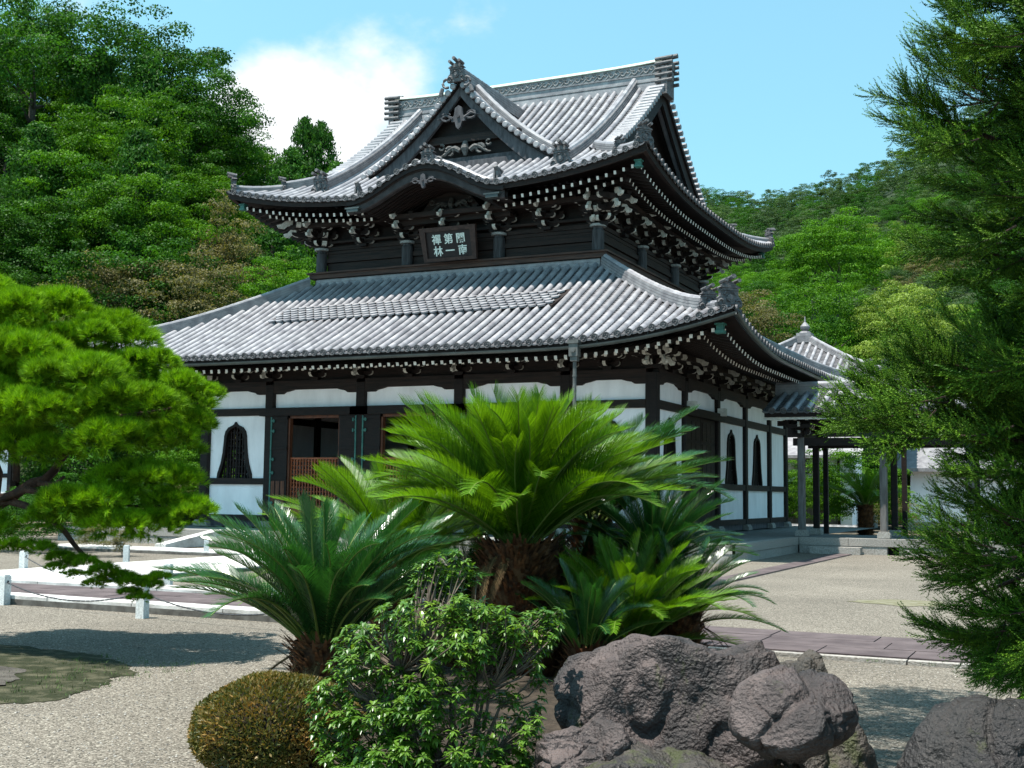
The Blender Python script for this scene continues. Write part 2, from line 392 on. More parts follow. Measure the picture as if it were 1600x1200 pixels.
def ridge(pts, w, h, name, parent, layers=4, cap=.09, mt=None, capmt=None, smooth=False, label=None):
    """a stack of ridge tiles swept along a polyline, with a round cap row"""
    m = MB(); pts = [Vector(p) for p in pts]; prof = []
    for i in range(layers):
        za = h*i/layers; zb = h*(i+1)/layers; wi = w/2*(1-.25*i/layers)
        prof += [(wi, za), (wi, zb-.018), (wi-.022, zb-.018), (wi-.022, zb)]
    prof = prof+[(-a, b) for a, b in prof[::-1]]; R = []
    L_ = []
    for i, p in enumerate(pts):
        d = pts[min(i+1, len(pts)-1)]-pts[max(0, i-1)]; d.z = 0; d.normalize(); x = Vector((d.y, -d.x, 0)); L_.append(x)
        R.append([p+x*a+Vector((0, 0, b)) for a, b in prof])
    # by layer shading
    b = len(m.v); nc = len(prof)
    for r in R: m.v += [tuple(q) for q in r]
    for i in range(len(R)-1):
        for j in range(nc-1): m.f.append((b+i*nc+j, b+i*nc+j+1, b+(i+1)*nc+j+1, b+(i+1)*nc+j)); m.m.append(0); m.a.append((.75 if j % 4 == 0 else .1)*random.uniform(.7, 1))
    m.f.append(tuple(range(nc))); m.m.append(0); m.a.append(.3); m.f.append(tuple((len(R)-1)*nc+k for k in range(nc))[::-1]); m.m.append(0); m.a.append(.3)
    o = part(m, name, mt or MT['ridge'], parent, label=label)
    if cap:
        c = MB(); 
        for i in range(len(pts)-1):
            p, q = pts[i], pts[i+1]; k = max(1, round((q-p).length/.34))
            for j in range(k):
                a = p.lerp(q, j/k)+Vector((0, 0, h)); e = p.lerp(q, (j+1)/k)+Vector((0, 0, h)); c.tube([a, e], [cap, cap*.9], 8, 0, None, caps=(j == 0 or j == k-1))
        part(c, 'ridge_cap', capmt or MT['tile'], o)
    return o
def oni_mesh():
    """onigawara: crested end tile facing -Y, foot at z 0"""
    m = MB()
    pol = [(-.42, 0), (.42, 0), (.45, .12), (.36, .16), (.40, .26), (.31, .34), (.30, .50), (.22, .62), (.27, .66), (.20, .74), (0, .80), (-.20, .74), (-.27, .66), (-.22, .62), (-.30, .50), (-.31, .34), (-.40, .26), (-.36, .16), (-.45, .12)]
    m.prism(pol, -.07, .07)
    m.prism([(-.36, .58), (.36, .58), (.30, .63), (0, .72), (-.30, .63)], -.14, .1)
    m.prism([(-.32, .50), (.32, .50), (.27, .55), (0, .62), (-.27, .55)], -.11, .1)
    m.tube([(0, -.14, .26), (0, -.06, .26)], [.11, .12], 12); m.tube([(0, -.17, .26), (0, -.1, .26)], [.05, .06], 8)
    for sx in (-1, 1):
        m.tube([(sx*(.30+.1*math.cos(t)), -.09, .12+.1*math.sin(t)) for t in [q*.8 for q in range(8)]], [.035]*5+[.03, .025, .02], 5)
        m.tube([(sx*.22, -.30, .80), (sx*.22, .1, .77)], .065, 8)
        m.tube([(sx*.20, -.09, .36), (sx*.14, -.1, .46), (sx*.04, -.1, .44)], [.03, .03, .02], 5)
    m.tube([(0, -.36, .90), (0, .12, .84)], .075, 10)
    return m.mesh('onigawara', MT['oni'])
ONI = oni_mesh()
def oni(p, ang, sc, parent, name='ridge_end_ornament'):
    return put(name, ONI, T(*p) @ Rz(ang) @ Matrix.Diagonal((sc, sc, sc, 1)), parent)

# ---- lower roof (mokoshi)
lower = MB(); 
LXR, LYR = 11.48, 11.77
def LS(f): return Slope(f, CX, YC, LXR, LYR, 5.86, .47, .0145, .74, 6.0, 2.3, 6.09)
b_ = MB(); b_.box(UXL-.1, UXR+.1, UY0-.1, UY1+.1, 8.3, 8.9)
lroof = part(b_, 'lower_roof', MT['wood'], hall)
for f in 'FRBL':
    s = LS(f); tiled(s, lroof, .325, nsep=300 if f == 'F' else 0, discs=f in 'FR')
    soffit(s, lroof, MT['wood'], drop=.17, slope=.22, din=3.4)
    if f in 'FR':
        rafters(s, lroof, .30, .42, 1.2, -.36, name='flying_rafter', slope=.26)
        rafters(s, lroof, .30, 1.15, 2.3, -.30, name='base_rafter', slope=.30)
    else: rafters(s, lroof, .30, .42, 3, -.36, joined=True)
# patterned band of scale tiles across the lower front slope
sF = LS('F')
sc_ = MB(); sc_.add([(-.14, .02, .05), (-.08, -.05, .055), (0, -.09, .055), (.08, -.05, .055), (.14, .02, .05), (.14, .22, .0), (-.14, .22, .0), (-.14, .02, .0), (-.08, -.05, .0), (0, -.09, .0), (.08, -.05, .0), (.14, .02, .0)], [(6, 5, 4, 3, 2, 1, 0), (0, 1, 8, 7), (1, 2, 9, 8), (2, 3, 10, 9), (3, 4, 11, 10)][::1])
scales = [npmesh('scale_tile', sc_.v, sc_.f, MT['tile'], a=[x]*len(sc_.f)) for x in (.2, .4, .6, .8)]
def roof_hit(s, px, py):
    """where the slope is seen at that place of the photograph -> u, d"""
    q = (fwd*FPX+rgt*(px-800)-upv*(py-600)).normalized(); t = 15.0
    for _ in range(4000):
        pnt = Vector((0, 0, EYE))+q*t; u = pnt.x-s.cx; d = pnt.y-(s.yc-s.yr)
        if d > -.1 and pnt.z < s.z(u, d)+.1: return u, d
        t += .01
b0, b1 = roof_hit(sF, 419, 506), roof_hit(sF, 449, 487); c0, c1 = roof_hit(sF, 863, 478), roof_hit(sF, 896, 453)
d0_ = (b0[1]+c0[1])/2; d1_ = max(b1[1], c1[1]); nr = max(5, round((d1_-d0_)/.2)); J = MB(); RA = []; RB = []
for r_ in range(nr):
    k = r_/nr; d = d0_+(d1_-d0_)*k; ua = b0[0]+(b1[0]-b0[0])*k; ub = c0[0]+(c1[0]-c0[0])*k
    n = int((ub-ua)/.31); off = .155 if r_ % 2 else 0
    for i in range(n):
        F = sF.fr(ua+off+.15+i*.31, d) @ T(0, 0, .145)
        put('scale_tile', random.choice(scales), F, lroof)
for k, RR, h in ((0, RA, .14), (1, RB, .13)):
    ua = b0[0]+(b1[0]-b0[0])*k; ub = c0[0]+(c1[0]-c0[0])*k
    for i in range(41): RR.append(sF.p(ua+(ub-ua)*i/40, d0_+(d1_-d0_)*k+.02, h))
J.grid([[q-Vector((0, 0, .08)) for q in RA], RA, RB, [q-Vector((0, 0, .08)) for q in RB]], 0, .2)
J.grid([[RA[0]-Vector((0, 0, .1)), RB[0]-Vector((0, 0, .1))], [RA[0], RB[0]]], 0, .2); J.grid([[RA[-1]-Vector((0, 0, .1)), RB[-1]-Vector((0, 0, .1))], [RA[-1], RB[-1]]], 0, .2)
part(J, 'scale_tile_bed', MT['wood'], lroof)
# collar ridge at the foot of the upper walls and the four hips
for (a, b) in (((UXL-.12, UY0-.12), (UXR+.12, UY0-.12)), ((UXR+.12, UY0-.12), (UXR+.12, UY1+.12)), ((UXL-.12, UY1+.12), (UXR+.12, UY1+.12)), ((UXL-.12, UY0-.12), (UXL-.12, UY1+.12))):
    ridge([(a[0], a[1], 9.02), (b[0], b[1], 9.02)], .34, .34, 'wall_foot_ridge', lroof, 3, cap=0)
def hip(s, parent, sgn, d1, d0, w, h, name='hip_ridge', steps=14, layers=4, z_=0.0):
    pts = []
    for i in range(steps+1):
        d = d1+(d0-d1)*i/steps; pts.append(s.p(sgn*(s.S-d), d, z_))
    return ridge(pts, w, h, name, parent, layers, cap=.085)
for f, sg in (('F', 1), ('F', -1), ('B', 1), ('B', -1)):
    s = LS(f); s.S = LXR if f in 'FB' else LYR
    # corner hip runs at 45 degrees from the wall corner to the eave corner
    hip(s, lroof, sg, 5.75, .95, .36, .34); hip(s, lroof, sg, 1.0, .25, .30, .20)
    ang = {('F', 1): math.pi/4, ('F', -1): -math.pi/4, ('B', 1): -math.pi*.75, ('B', -1): math.pi*.75}[(f, sg)]
    oni(s.p(sg*(s.S-.95), .95, .03), ang, .72, lroof); oni(s.p(sg*(s.S-.2), .2, .03), ang, .85, lroof)
# gutter under the front and side eaves, with the downpipe
for f in 'FR':
    s = LS(f); m = MB(); R = []
    for i in range(49):
        u = -s.S+2*s.S*i/48; uo = u*(s.S+.07)/s.S; row = []
        for k in range(7):
            t = math.pi*(k/6); row.append(s.p(u, 0, 0)); q = row.pop(); x, y = s.xy(uo, -.07-.07*math.cos(t)); row.append(Vector((x, y, q.z-.15-.085*math.sin(t))))
        R.append(row)
    m.grid(R, 0, .5); R2 = [[q+Vector((0, 0, .004))+ (q-Vector(r[3]))*-.06 for q in r] for r in R]; m.grid(R2, 0, .5)
    for i in range(1, 48, 3):
        a = R[i][0]; b = R[i][6]; m.bar(a, b, .02, .012)
        m.tube([b+Vector((0, 0, .0)), b+Vector((0, 0, .12))], .008, 4)
    part(m, 'gutter', MT['gutter'], lroof)
m = MB(); dx, dy = -12.55, 30.44
m.box(dx-.13, dx+.13, dy-.13, dy+.10, 5.45, 5.86); m.box(dx-.16, dx+.16, dy-.16, dy+.12, 5.80, 5.90); m.box(dx-.10, dx+.10, dy-.1, dy+.08, 5.32, 5.45)
m.tube([(dx, dy-.12, 5.62), (dx, dy-.16, 5.62)], .07, 12); m.tube([(dx, dy, 5.4), (dx, dy, 0.05)], .055, 8)
for z in (4.9, 3.2, 1.6): m.tube([(dx, dy, z), (dx, dy, z+.05)], .068, 8)
part(m, 'downpipe', mat('dull_grey_pipe', (.10, .10, .095), (.17, .17, .16), rough=.5, coord='World'), lroof)

# ---- upper roof (hip-and-gable with a dormer gable and a cusped eave)
UXE, UYE = 7.91, 8.2; KX = -19.5
def kara(x):
    t = abs(x-KX)/2.9
    return .98*(.5+.5*math.cos(math.pi*t)) if t < 1 else 0
def chid(x):
    t = abs(x-KX)/3.85
    return 16.02-3.1*(1.42*t-.42*t*t) if t < 1.12 else -99
GY = 36.5            # plane of the dormer gable's tile ends
def kx(s, u, d, zz):
    if s.face != 'F': return zz
    x = s.cx+u; k = kara(x)
    if k <= 0: return zz
    return max(zz, s.z0+k+.05*d)
def US(f):
    s = Slope(f, CX, YC, UXE, UYE, 11.54, .47, .0235, .80, 7.5, 2.8, 8.2 if f in 'FB' else 3.0, 5.45)
    s.extra = kx; return s
def uskip(s, u, d):
    if s.face != 'F': return False
    x, y = s.xy(u, d)
    return y > GY+.1 and s.z(u, d) < chid(x)-.02
b_ = MB(); b_.box(UXL, UXR, UY0, UY1, 11.6, 12.0)
uroof = part(b_, 'upper_roof', MT['wood'], hall)
for f in 'FRBL':
    s = US(f); tiled(s, uroof, .335, nsep=0, discs=f in 'FR', skip=uskip)
    rs = (lambda u: abs(s.cx+u-KX) < 2.55) if f == 'F' else None
    if f in 'FR':
        s2 = US(f); s2.extra = None
        rafters(s2, uroof, .285, .42, 1.1, -.42, name='flying_rafter', slope=.26, skip=rs, w=.075, h=.11)
        rafters(s2, uroof, .285, 1.0, 1.7, -.50, name='base_rafter', slope=.30, skip=rs, w=.075, h=.11)
    else: s2 = US(f); s2.extra = None; rafters(s2, uroof, .285, .42, 2.4, -.42, joined=True)
    # soffit boards, broken for the cusped gable
    m = MB(); n = 60; R = [[], [], []]
    for i in range(n+1):
        u = -s.S+2*s.S*i/n; e = s.S-abs(u)
        R[0].append(s.p(max(-s.S+.05, min(s.S-.05, u)), .05, -.03)); R[1].append(s.p(max(-s.S+.07, min(s.S-.07, u)), .07, -.20))
        dd = min(2.6, max(.08, e)); x, y = s.xy(u, dd); R[2].append(Vector((x, y, s.p(u, .07, -.20).z+.24*dd)))
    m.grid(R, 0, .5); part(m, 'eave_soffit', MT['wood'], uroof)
    # eave board (thick dark fascia)
    m = MB(); R = [[], [], [], []]
    for i in range(n+1):
        u = -s.S+2*s.S*i/n
        for k, (d, h) in enumerate(((.08, -.10), (.08, -.24), (.22, -.26), (.22, -.1))): R[k].append(s.p(max(-s.S+d, min(s.S-d, u)), d, h))
    m.grid(R, 0, .5); part(m, 'eave_board', MT['beam'], uroof)
# corner hips of the upper roof
for f, sg in (('F', 1), ('F', -1), ('B', 1), ('B', -1)):
    s = US(f)
    ang = {('F', 1): math.pi/4, ('F', -1): -math.pi/4, ('B', 1): -math.pi*.75, ('B', -1): math.pi*.75}[(f, sg)]
    hip(s, uroof, sg, 2.75, 1.5, .32, .30, steps=6); hip(s, uroof, sg, 1.55, .2, .27, .2, steps=6, layers=3)
    oni(s.p(sg*(s.S-1.45), 1.45, .03), ang, .55, uroof); oni(s.p(sg*(s.S-.2), .2, .03), ang, .72, uroof)
    # green copper cap under the corner
    m = MB(); q = s.p(sg*(s.S-.45), .45, -.62); m.box(-.11, .11, -.11, .11, 0, .06, X=T(*q)); m.box(-.085, .085, -.085, .085, .06, .18, X=T(*q)); m.box(-.12, .12, -.12, .12, .18, .22, X=T(*q)); part(m, 'rafter_cap', MT['copper'], uroof)
s = LS('F'); m = MB(); q = s.p(s.S-.5, .5, -.62); m.box(-.12, .12, -.12, .12, 0, .08, X=T(*q)); m.box(-.09, .09, -.09, .09, .08, .22, X=T(*q)); m.box(-.13, .13, -.13, .13, .22, .27, X=T(*q)); part(m, 'rafter_cap', MT['copper'], lroof)
# descending ridges (front and back)
for f in 'FB':
    s = US(f)
    for sg in (-1, 1):
        u = sg*4.62; ridge([s.p(u, d, 0) for d in np.linspace(8.0, 1.25, 16)], .34, .42, 'descending_ridge', uroof, 5, cap=.10)
        oni(s.p(u, 1.1, .02), 0 if f == 'F' else math.pi, .85, uroof)
        # cover tile row beside the verge
        m = MB(); pts = [s.p(sg*5.25, d, .05) for d in np.linspace(8.1, 2.5, 14)]; m.tube(pts, .11, 8); part(m, 'verge_cover_row', MT['tile'], uroof, smooth=True)
# main ridge
RX = 5.7; ym = YC; zb = 16.95
m = MB(); m.box(CX-RX, CX+RX, ym-.30, ym+.30, zb-.35, zb+.05); m.box(CX-RX, CX+RX, ym-.25, ym+.25, zb+.05, zb+.12); m.box(CX-RX, CX+RX, ym-.28, ym+.28, zb+.12, zb+.18); m.box(CX-RX, CX+RX, ym-.20, ym+.20, zb+.18, zb+.80)
m.box(CX-RX, CX+RX, ym-.235, ym+.235, zb+.40, zb+.44)
mr = part(m, 'main_ridge', MT['ridge'], uroof)
SCR = mat('pale_scrollwork', (.20, .20, .20), (.40, .40, .40), rough=.7, coord='World')
for yy in (ym-.225, ym+.225):     # scrollwork band on each face
    m = MB(); x = CX-RX+.2; k = 0
    m.box(CX-RX+.1, CX+RX-.1, yy-.008, yy+.008, zb+.45, zb+.47)
    while x < CX+RX-.3:
        sg = 1 if k % 2 else -1; pts = []
        for q in range(9):
            t = q*.75; r = .12*(1-q/11); pts.append((x+r*math.cos(t*sg), yy, zb+.62+sg*.02+r*math.sin(t*sg)))
        m.tube(pts, [.028]*6+[.02, .016, .01], 4)
        m.tube([(x, yy, zb+.455), (x+.1, yy, zb+.55), (x+.2, yy, zb+.74)], [.02, .024, .012], 4)
        x += .23; k += 1
    part(m, 'scrollwork', SCR, mr)
m = MB(); N_ = 12
R = []
for i in range(N_+1):
    xx = CX-RX-.15+(2*RX+.3)*i/N_; t = (2*i/N_-1); dz = .10*t*t*t*t
    R.append([(xx, ym+.27*math.cos(a), zb+.80+dz+.13*math.sin(a)) for a in np.linspace(math.pi, 0, 7)]+[(xx, ym+.27, zb+.77+dz), (xx, ym-.27, zb+.77+dz)])
m.grid(R, 0, .5, closed=True); m.f.append(tuple(range(9))); m.m.append(0); m.a.append(.5); m.f.append(tuple(range(N_*9, N_*9+9))); m.m.append(0); m.a.append(.5)
part(m, 'ridge_cover', MT['ridgecap'], mr)
for sg in (-1, 1):
    m = MB(); x = CX+sg*(RX+.05)
    m.box(min(x, x+sg*.22), max(x, x+sg*.22), ym-.42, ym+.42, zb-.45, zb+.62); m.box(min(x, x+sg*.3), max(x, x+sg*.3), ym-.34, ym+.34, zb+.55, zb+.86)
    for z in (.05, .28, .5, .72, .9): 
        for yy in (-.38, .38): m.tube([(x-sg*.25, ym+yy, zb+z), (x+sg*.42, ym+yy, zb+z+.03)], .075, 8)
    m.tube([(x-sg*.2, ym, zb+1.0), (x+sg*.5, ym, zb+1.06)], .09, 10)
    m.tube([(x+sg*.2, ym, zb+.3), (x+sg*.32, ym, zb+.3)], [.2, .16], 12)
    part(m, 'main_ridge_ornament', MT['oni'], uroof)
# verges of the side gables: stacked tile ends, bargeboards, gable wall
TUBE = MB(); TUBE.tube([(0, 0, 0), (.62, 0, 0)], [.105, .09], 10, 0, .6); R = []
TUBE.tube([(-.012, 0, 0), (0, 0, 0)], [.085, .105], 10, 0, .1); VERGE_ME = TUBE.mesh('verge_tile', MT['tile'])
for sg in (1, -1):
    g = MB()
    for f in 'FB':
        s = US(f); us_ = sg*5.45 if f == 'F' else -sg*5.45
        d = 2.55
        while d < 8.1:
            q = s.p(us_, d, .11); A = T(q.x+sg*.42, q.y, q.z) @ Rz(math.pi if sg > 0 else 0)
            put('verge_tile', VERGE_ME, A, uroof)
            q2 = s.p(us_, d, -.02); A = T(q2.x+sg*.34, q2.y, q2.z-.02) @ Rz(math.pi if sg > 0 else 0); 
            d += .24
        R = [[], [], [], [], []]
        for i in range(15):
            d = 2.2+6.0*i/14; q = s.p(us_, d, 0)
            for k, (dx_, dz_) in enumerate(((.3, .02), (.3, -.18), (.22, -.18), (.22, -.72), (.12, -.72))): R[k].append(Vector((q.x+sg*dx_, q.y, q.z+dz_)))
        g.grid(R, 0, .5)
        R = [[], []]
        for i in range(15):
            d = 2.2+6.0*i/14; q = s.p(us_, d, 0); R[0].append(Vector((q.x+sg*.3, q.y, q.z-.02))); R[1].append(Vector((q.x-sg*.9, q.y, q.z-.04)))
        g.grid(R, 0, .5)
    part(g, 'bargeboard', MT['wood'], uroof)
    m = MB(); x = CX+sg*5.0; y0, y1 = YC-5.6, YC+5.6; s = US('F')
    pts = [(x, s.xy(0, d)[1], s.z0+s.prof(d)-.05) for d in np.linspace(2.6, 8.2, 9)]; pts += [(x, 2*YC-p_[1], p_[2]) for p_ in pts[:-1][::-1]]
    m.add(pts, [tuple(range(len(pts)))]); part(m, 'gable_wall', MT['wood'], uroof)
# ---- dormer gable (chidori hafu)
dorm = MB()
def mainback(x):        # where the dormer's slope meets the main slope
    s = US('F'); s.extra = None; c = chid(x)
    lo, hi = 0, 8.2
    for _ in range(30):
        md = (lo+hi)/2
        if s.z(x-CX, md) < c: lo = md
        else: hi = md
    return YC-UYE+lo
R = []
xs = np.linspace(-3.95, 3.95, 33)
for dx_ in xs:
    x = KX+dx_; z = chid(x); yb = max(mainback(x)+.1, GY+.3); R.append([Vector((x, GY+(yb-GY)*j/6, z)) for j in range(7)])
dorm.grid(R, 0, .5); R2 = [[r[0]-Vector((0, 0, .04)), r[0]-Vector((0, -.7, .04))] for r in R]; dorm.grid(R2, 0, .2)
droof = part(dorm, 'dormer_gable', MT['ridge'], hall)
def lat_rows(y, x0, x1, h=.035, rr=.095):
    pts = []; n = 10
    return [Vector((KX+x0+(x1-x0)*i/n, y, chid(KX+x0+(x1-x0)*i/n)+h)) for i in range(n+1)]
m = MB(); mp_ = MB()
y = GY+.48
while y < 41.5:
    for sg in (-1, 1):
        x1 = 3.85
        while x1 > .3 and mainback(KX+sg*x1) < y: x1 -= .1
        if x1 > .4: m.tube(lat_rows(y, sg*.15, sg*x1), .1 if y > GY+.6 else .115, 8)
    y += .335
part(m, 'cover_tile_rows', MT['tile'], droof, smooth=True, kind='stuff')
# verge ends of the dormer
def curve_pts(fn, x0, x1, step):
    pts = []; x = x0; sg = 1 if x1 > x0 else -1
    while (x1-x)*sg > 0:
        pts.append(Vector((x, 0, fn(x)))); sl = (fn(x+sg*.01)-fn(x))/.01; x += sg*step/math.sqrt(1+sl*sl)
    return pts
VT2 = MB(); VT2.tube([(0, 0, 0), (0, .5, 0)], [.11, .1], 12, 0, .6); VT2.tube([(0, -.02, 0), (0, 0, 0)], [.085, .11], 12, 0, .1); VT2 = VT2.mesh('verge_tile', MT['tile'])
for sg in (-1, 1):
    for q in curve_pts(chid, KX+sg*.2, KX+sg*3.95, .29): put('verge_tile', VT2, T(q.x, GY-.08, q.z+.06), droof)
    # pan edge under the discs
    m = MB(); R = [[], [], []]
    for i in range(21):
        x = KX+sg*(.0+4.0*i/20); z = chid(x); R[0].append(Vector((x, GY, z-.0))); R[1].append(Vector((x, GY-.02, z-.11))); R[2].append(Vector((x, GY+.1, z-.13)))
    m.grid(R, 0, .5); part(m, 'verge_board', MT['wood'], droof)
    # bargeboard, weathered grey, wide
    m = MB(); R = [[], [], [], [], []]
    for i in range(21):
        x = KX+sg*(4.0*i/20); z = chid(x)
        for k, (yy, dz) in enumerate(((.10, -.13), (.10, -.46-.34*i/20), (.13, -.48-.34*i/20), (.22, -.48-.34*i/20), (.22, -.1))): R[k].append(Vector((x, GY+yy, z+dz)))
    m.grid(R, 0, .5); part(m, 'bargeboard', MT['grey'], droof)
    ridge([Vector((KX+sg*a, GY+.95, chid(KX+sg*a)+.02)) for a in np.linspace(.25, 3.35, 10)], .36, .36, 'dormer_side_ridge', droof, 5, cap=.1)
    oni((KX+sg*3.4, GY+.95, chid(KX+sg*3.4)+.0), sg*math.pi/2, .6, droof)
# dormer ridge with end ornament
ridge([(KX, GY-.05, 16.0), (KX, 42.0, 16.0)], .42, .5, 'dormer_ridge', droof, 5, cap=.11)
oni((KX, GY-.12, 15.98), 0, .85, droof)
m = MB()
for sg in (-1, 1):     # curling fins of the end ornament
    m.tube([(KX+sg*(.38+.16*math.cos(t)), GY-.16, 15.95+.16*math.sin(t)) for t in np.linspace(-2, 3.4, 9)], [.05]*6+[.04, .03, .02], 6)
    m.tube([(KX+sg*.62, GY-.16, 15.55), (KX+sg*.55, GY-.16, 15.8)], [.09, .06], 6)
part(m, 'ornament_fin', MT['oni'], droof)
# gable wall with beams, carving and pendant
m = MB(); pts = [(KX+a, GY+.55, chid(KX+a)-.1) for a in np.linspace(-3.7, 3.7, 21)]; m.add(pts, [tuple(range(21))[::-1]]); part(m, 'gable_wall', MT['wood'], droof)
m = MB(); m.box(KX-2.2, KX+2.2, GY+.32, GY+.55, 13.95, 14.22); part(m, 'gable_beam', MT['beam'], droof)
m = MB(); m.box(KX-3.5, KX+3.5, GY+.25, GY+.50, 12.95, 13.25); m.box(KX-3.3, KX+3.3, GY+.35, GY+.52, 13.25, 13.42); part(m, 'gable_beam', MT['grey'], droof)
def carving(cx_, y, z, w, h, name, mt, parent, th=.1):
    m = MB()
    for sg in (-1, 1):
        m.tube([(cx_+sg*w*(.1+.4*t), y, z+h*(.35+.25*math.sin(t*5))) for t in np.linspace(0, 1, 9)], [th*.9, th, th, th*.8, th*.8, th*.7, th*.6, th*.4, th*.2], 6)
        m.tube([(cx_+sg*(w*.3+.3*h*math.cos(t)), y-.02, z+h*.4+.3*h*math.sin(t)) for t in np.linspace(0, 5, 9)], [th*.6]*6+[th*.5, th*.4, th*.2], 5)
        m.tube([(cx_+sg*(w*.46+.2*h*math.cos(t)), y-.02, z+h*.75+.2*h*math.sin(t)) for t in np.linspace(1, 6, 7)], th*.4, 5)
    m.tube([(cx_, y, z), (cx_, y-.03, z+h*.5), (cx_, y, z+h)], [th*.6, th*1.5, th*.8], 8)
    return part(m, name, mt, parent)
CARV = mat('pale_carved_wood', (.06, .058, .055), (.20, .195, .19), rough=.8, scale=14, coord='World')
carving(KX+.15, GY+.28, 13.45, 2.0, .5, 'carved_relief', CARV, droof)
def gegyo(cx_, y, z, sc, parent, mt):
    m = MB()
    m.prism([(a*sc, b*sc) for a, b in ((0, .1), (.16, 0), (.2, -.3), (.32, -.38), (.3, -.55), (.16, -.56), (.1, -.78), (0, -.88), (-.1, -.78), (-.16, -.56), (-.3, -.55), (-.32, -.38), (-.2, -.3), (-.16, 0))], -.05, .04, T(cx_, y, z))
    for sg in (-1, 1):
        m.tube([(cx_+sg*sc*(.55+.22*math.cos(t)), y-.03, z+sc*(-.32+.16*math.sin(t))) for t in np.linspace(-2.8, 2.6, 9)], [.05*sc]*6+[.04*sc, .03*sc, .02*sc], 5)
        m.tube([(cx_+sg*sc*.25, y-.03, z-sc*.42), (cx_+sg*sc*.55, y-.03, z-sc*.25), (cx_+sg*sc*.95, y-.03, z-sc*.38)], [.06*sc, .06*sc, .02*sc], 5)
    m.tube([(cx_, y-.1, z-.35*sc), (cx_, y, z-.35*sc)], .07*sc, 8)
    return part(m, 'gable_pendant', mt, parent)
gegyo(KX, GY+.06, 15.1, .88, droof, MT['grey'])
# ---- cusped gable over the front eave (karahafu)
kroof = MB(); yk = YC-UYE
R = [[], [], [], []]
ks = [KX+2.95*t for t in np.linspace(-1, 1, 41)]
for x in ks:
    z = 11.54+kara(x); 
    for k, (yy, h) in enumerate(((.02, -.06), (.02, -.20), (.25, -.22), (.25, -.1))): R[k].append(Vector((x, yk+yy, z+h)))
kroof.grid(R, 0, .5); kr = part(kroof, 'cusped_gable', MT['wood'], hall)
for q in curve_pts(lambda x: 11.54+kara(x), KX-2.75, KX+2.9, .29):
    pass
m = MB(); R = [[], [], [], [], []]      # broad curved bargeboard
for x in ks:
    t = abs(x-KX)/2.95; z = 11.54+kara(x)-.2; th = .25+.08*(1-t)
    for k, (yy, h) in enumerate(((.12, 0), (.12, -th+.03), (.16, -th), (.34, -th), (.34, 0))): R[k].append(Vector((x, yk+yy, z+h)))
m.grid(R, 0, .5); part(m, 'bargeboard', mat('worn_brown_board', (.02, .016, .016), (.065, .055, .055), rough=.7, scale=4, coord='World'), kr)
for j in range(9):       # curved rafters behind it
    m = MB(); R = [[], [], [], []]; yy = yk+.45+j*.2
    for x in ks[4:-4]:
        z = 11.54+kara(x)-.42
        for k, (a, h) in enumerate(((0, 0), (0, -.12), (.09, -.12), (.09, 0))): R[k].append(Vector((x, yy+a, z+h)))
    m.grid(R, 0, .5); part(m, 'curved_rafter', MT['wood'], kr)
m = MB(); R = [[], []]
for x in ks: R[0].append(Vector((x, yk+.3, 11.54+kara(x)-.4))); R[1].append(Vector((x, yk+2.6, 11.54+kara(x)-.4)))
m.grid(R, 0, .5); part(m, 'ceiling_board', MT['wood'], kr)
m = MB(); m.box(KX-2.3, KX+2.3, yk+1.9, yk+2.15, 10.95, 11.3); m.prism([(-1.2, 0), (1.2, 0), (.8, .5), (0, .72), (-.8, .5)], 0, .15, T(KX, yk+2.0, 11.3)); part(m, 'gable_beam', MT['beam'], kr)
carving(KX+.1, yk+1.85, 11.32, 1.6, .42, 'carved_relief', mat('dark_carving', (.03, .025, .022), (.09, .08, .07), rough=.7, scale=14, coord='World'), kr, th=.08)
gegyo(KX, yk+.08, 12.12, .52, kr, MT['grey'])
# lateral cover rows along the cusped eave and its short ridge
for yy, r in ((.36, .12),):
    m = MB(); m.tube([Vector((x, yk+yy, 11.54+kara(x)+.11)) for x in ks[2:-2]], r, 8); part(m, 'verge_cover_row', MT['tile'], kr, smooth=True)
ridge([(KX, yk+.45, 12.5), (KX, yk+2.55, 12.55)], .34, .40, 'cusped_ridge', kr, 4, cap=.09)
oni((KX, yk+.36, 12.5), 0, .75, kr)
m = MB()
for sg in (-1, 1): m.tube([(KX+sg*(.42+.13*math.cos(t)), yk+.3, 12.6+.13*math.sin(t)) for t in np.linspace(-2, 3.4, 9)], [.05]*6+[.04, .03, .02], 6)
part(m, 'ornament_fin', MT['oni'], kr)
for sg in (-1, 1):
    m = MB(); cx_ = KX+sg*2.62; cy = yk+.25; zz = 11.72      # small guardian lion tiles
    m.tube([(cx_, cy+.1, zz), (cx_, cy+.02, zz+.2), (cx_, cy-.06, zz+.36)], [.10, .12, .08], 7); m.tube([(cx_, cy-.06, zz+.34), (cx_, cy-.16, zz+.44)], [.09, .07], 7)
    m.tube([(cx_-.06, cy-.12, zz), (cx_-.05, cy-.08, zz+.26)], [.035, .05], 5); m.tube([(cx_+.06, cy-.12, zz), (cx_+.05, cy-.08, zz+.26)], [.035, .05], 5); m.tube([(cx_, cy+.15, zz+.1), (cx_+sg*.08, cy+.18, zz+.32), (cx_, cy+.1, zz+.46)], [.05, .06, .02], 5)
    part(m, 'guardian_ornament', MT['oni'], kr)
    m = MB(); m.box(cx_-.3, cx_+.14, yk+.0, yk+.25, 11.12, 11.22); m.box(cx_-.36, cx_+.2, yk-.02, yk+.22, 11.22, 11.27); part(m, 'bracket_cap', MT['gutter'], kr)
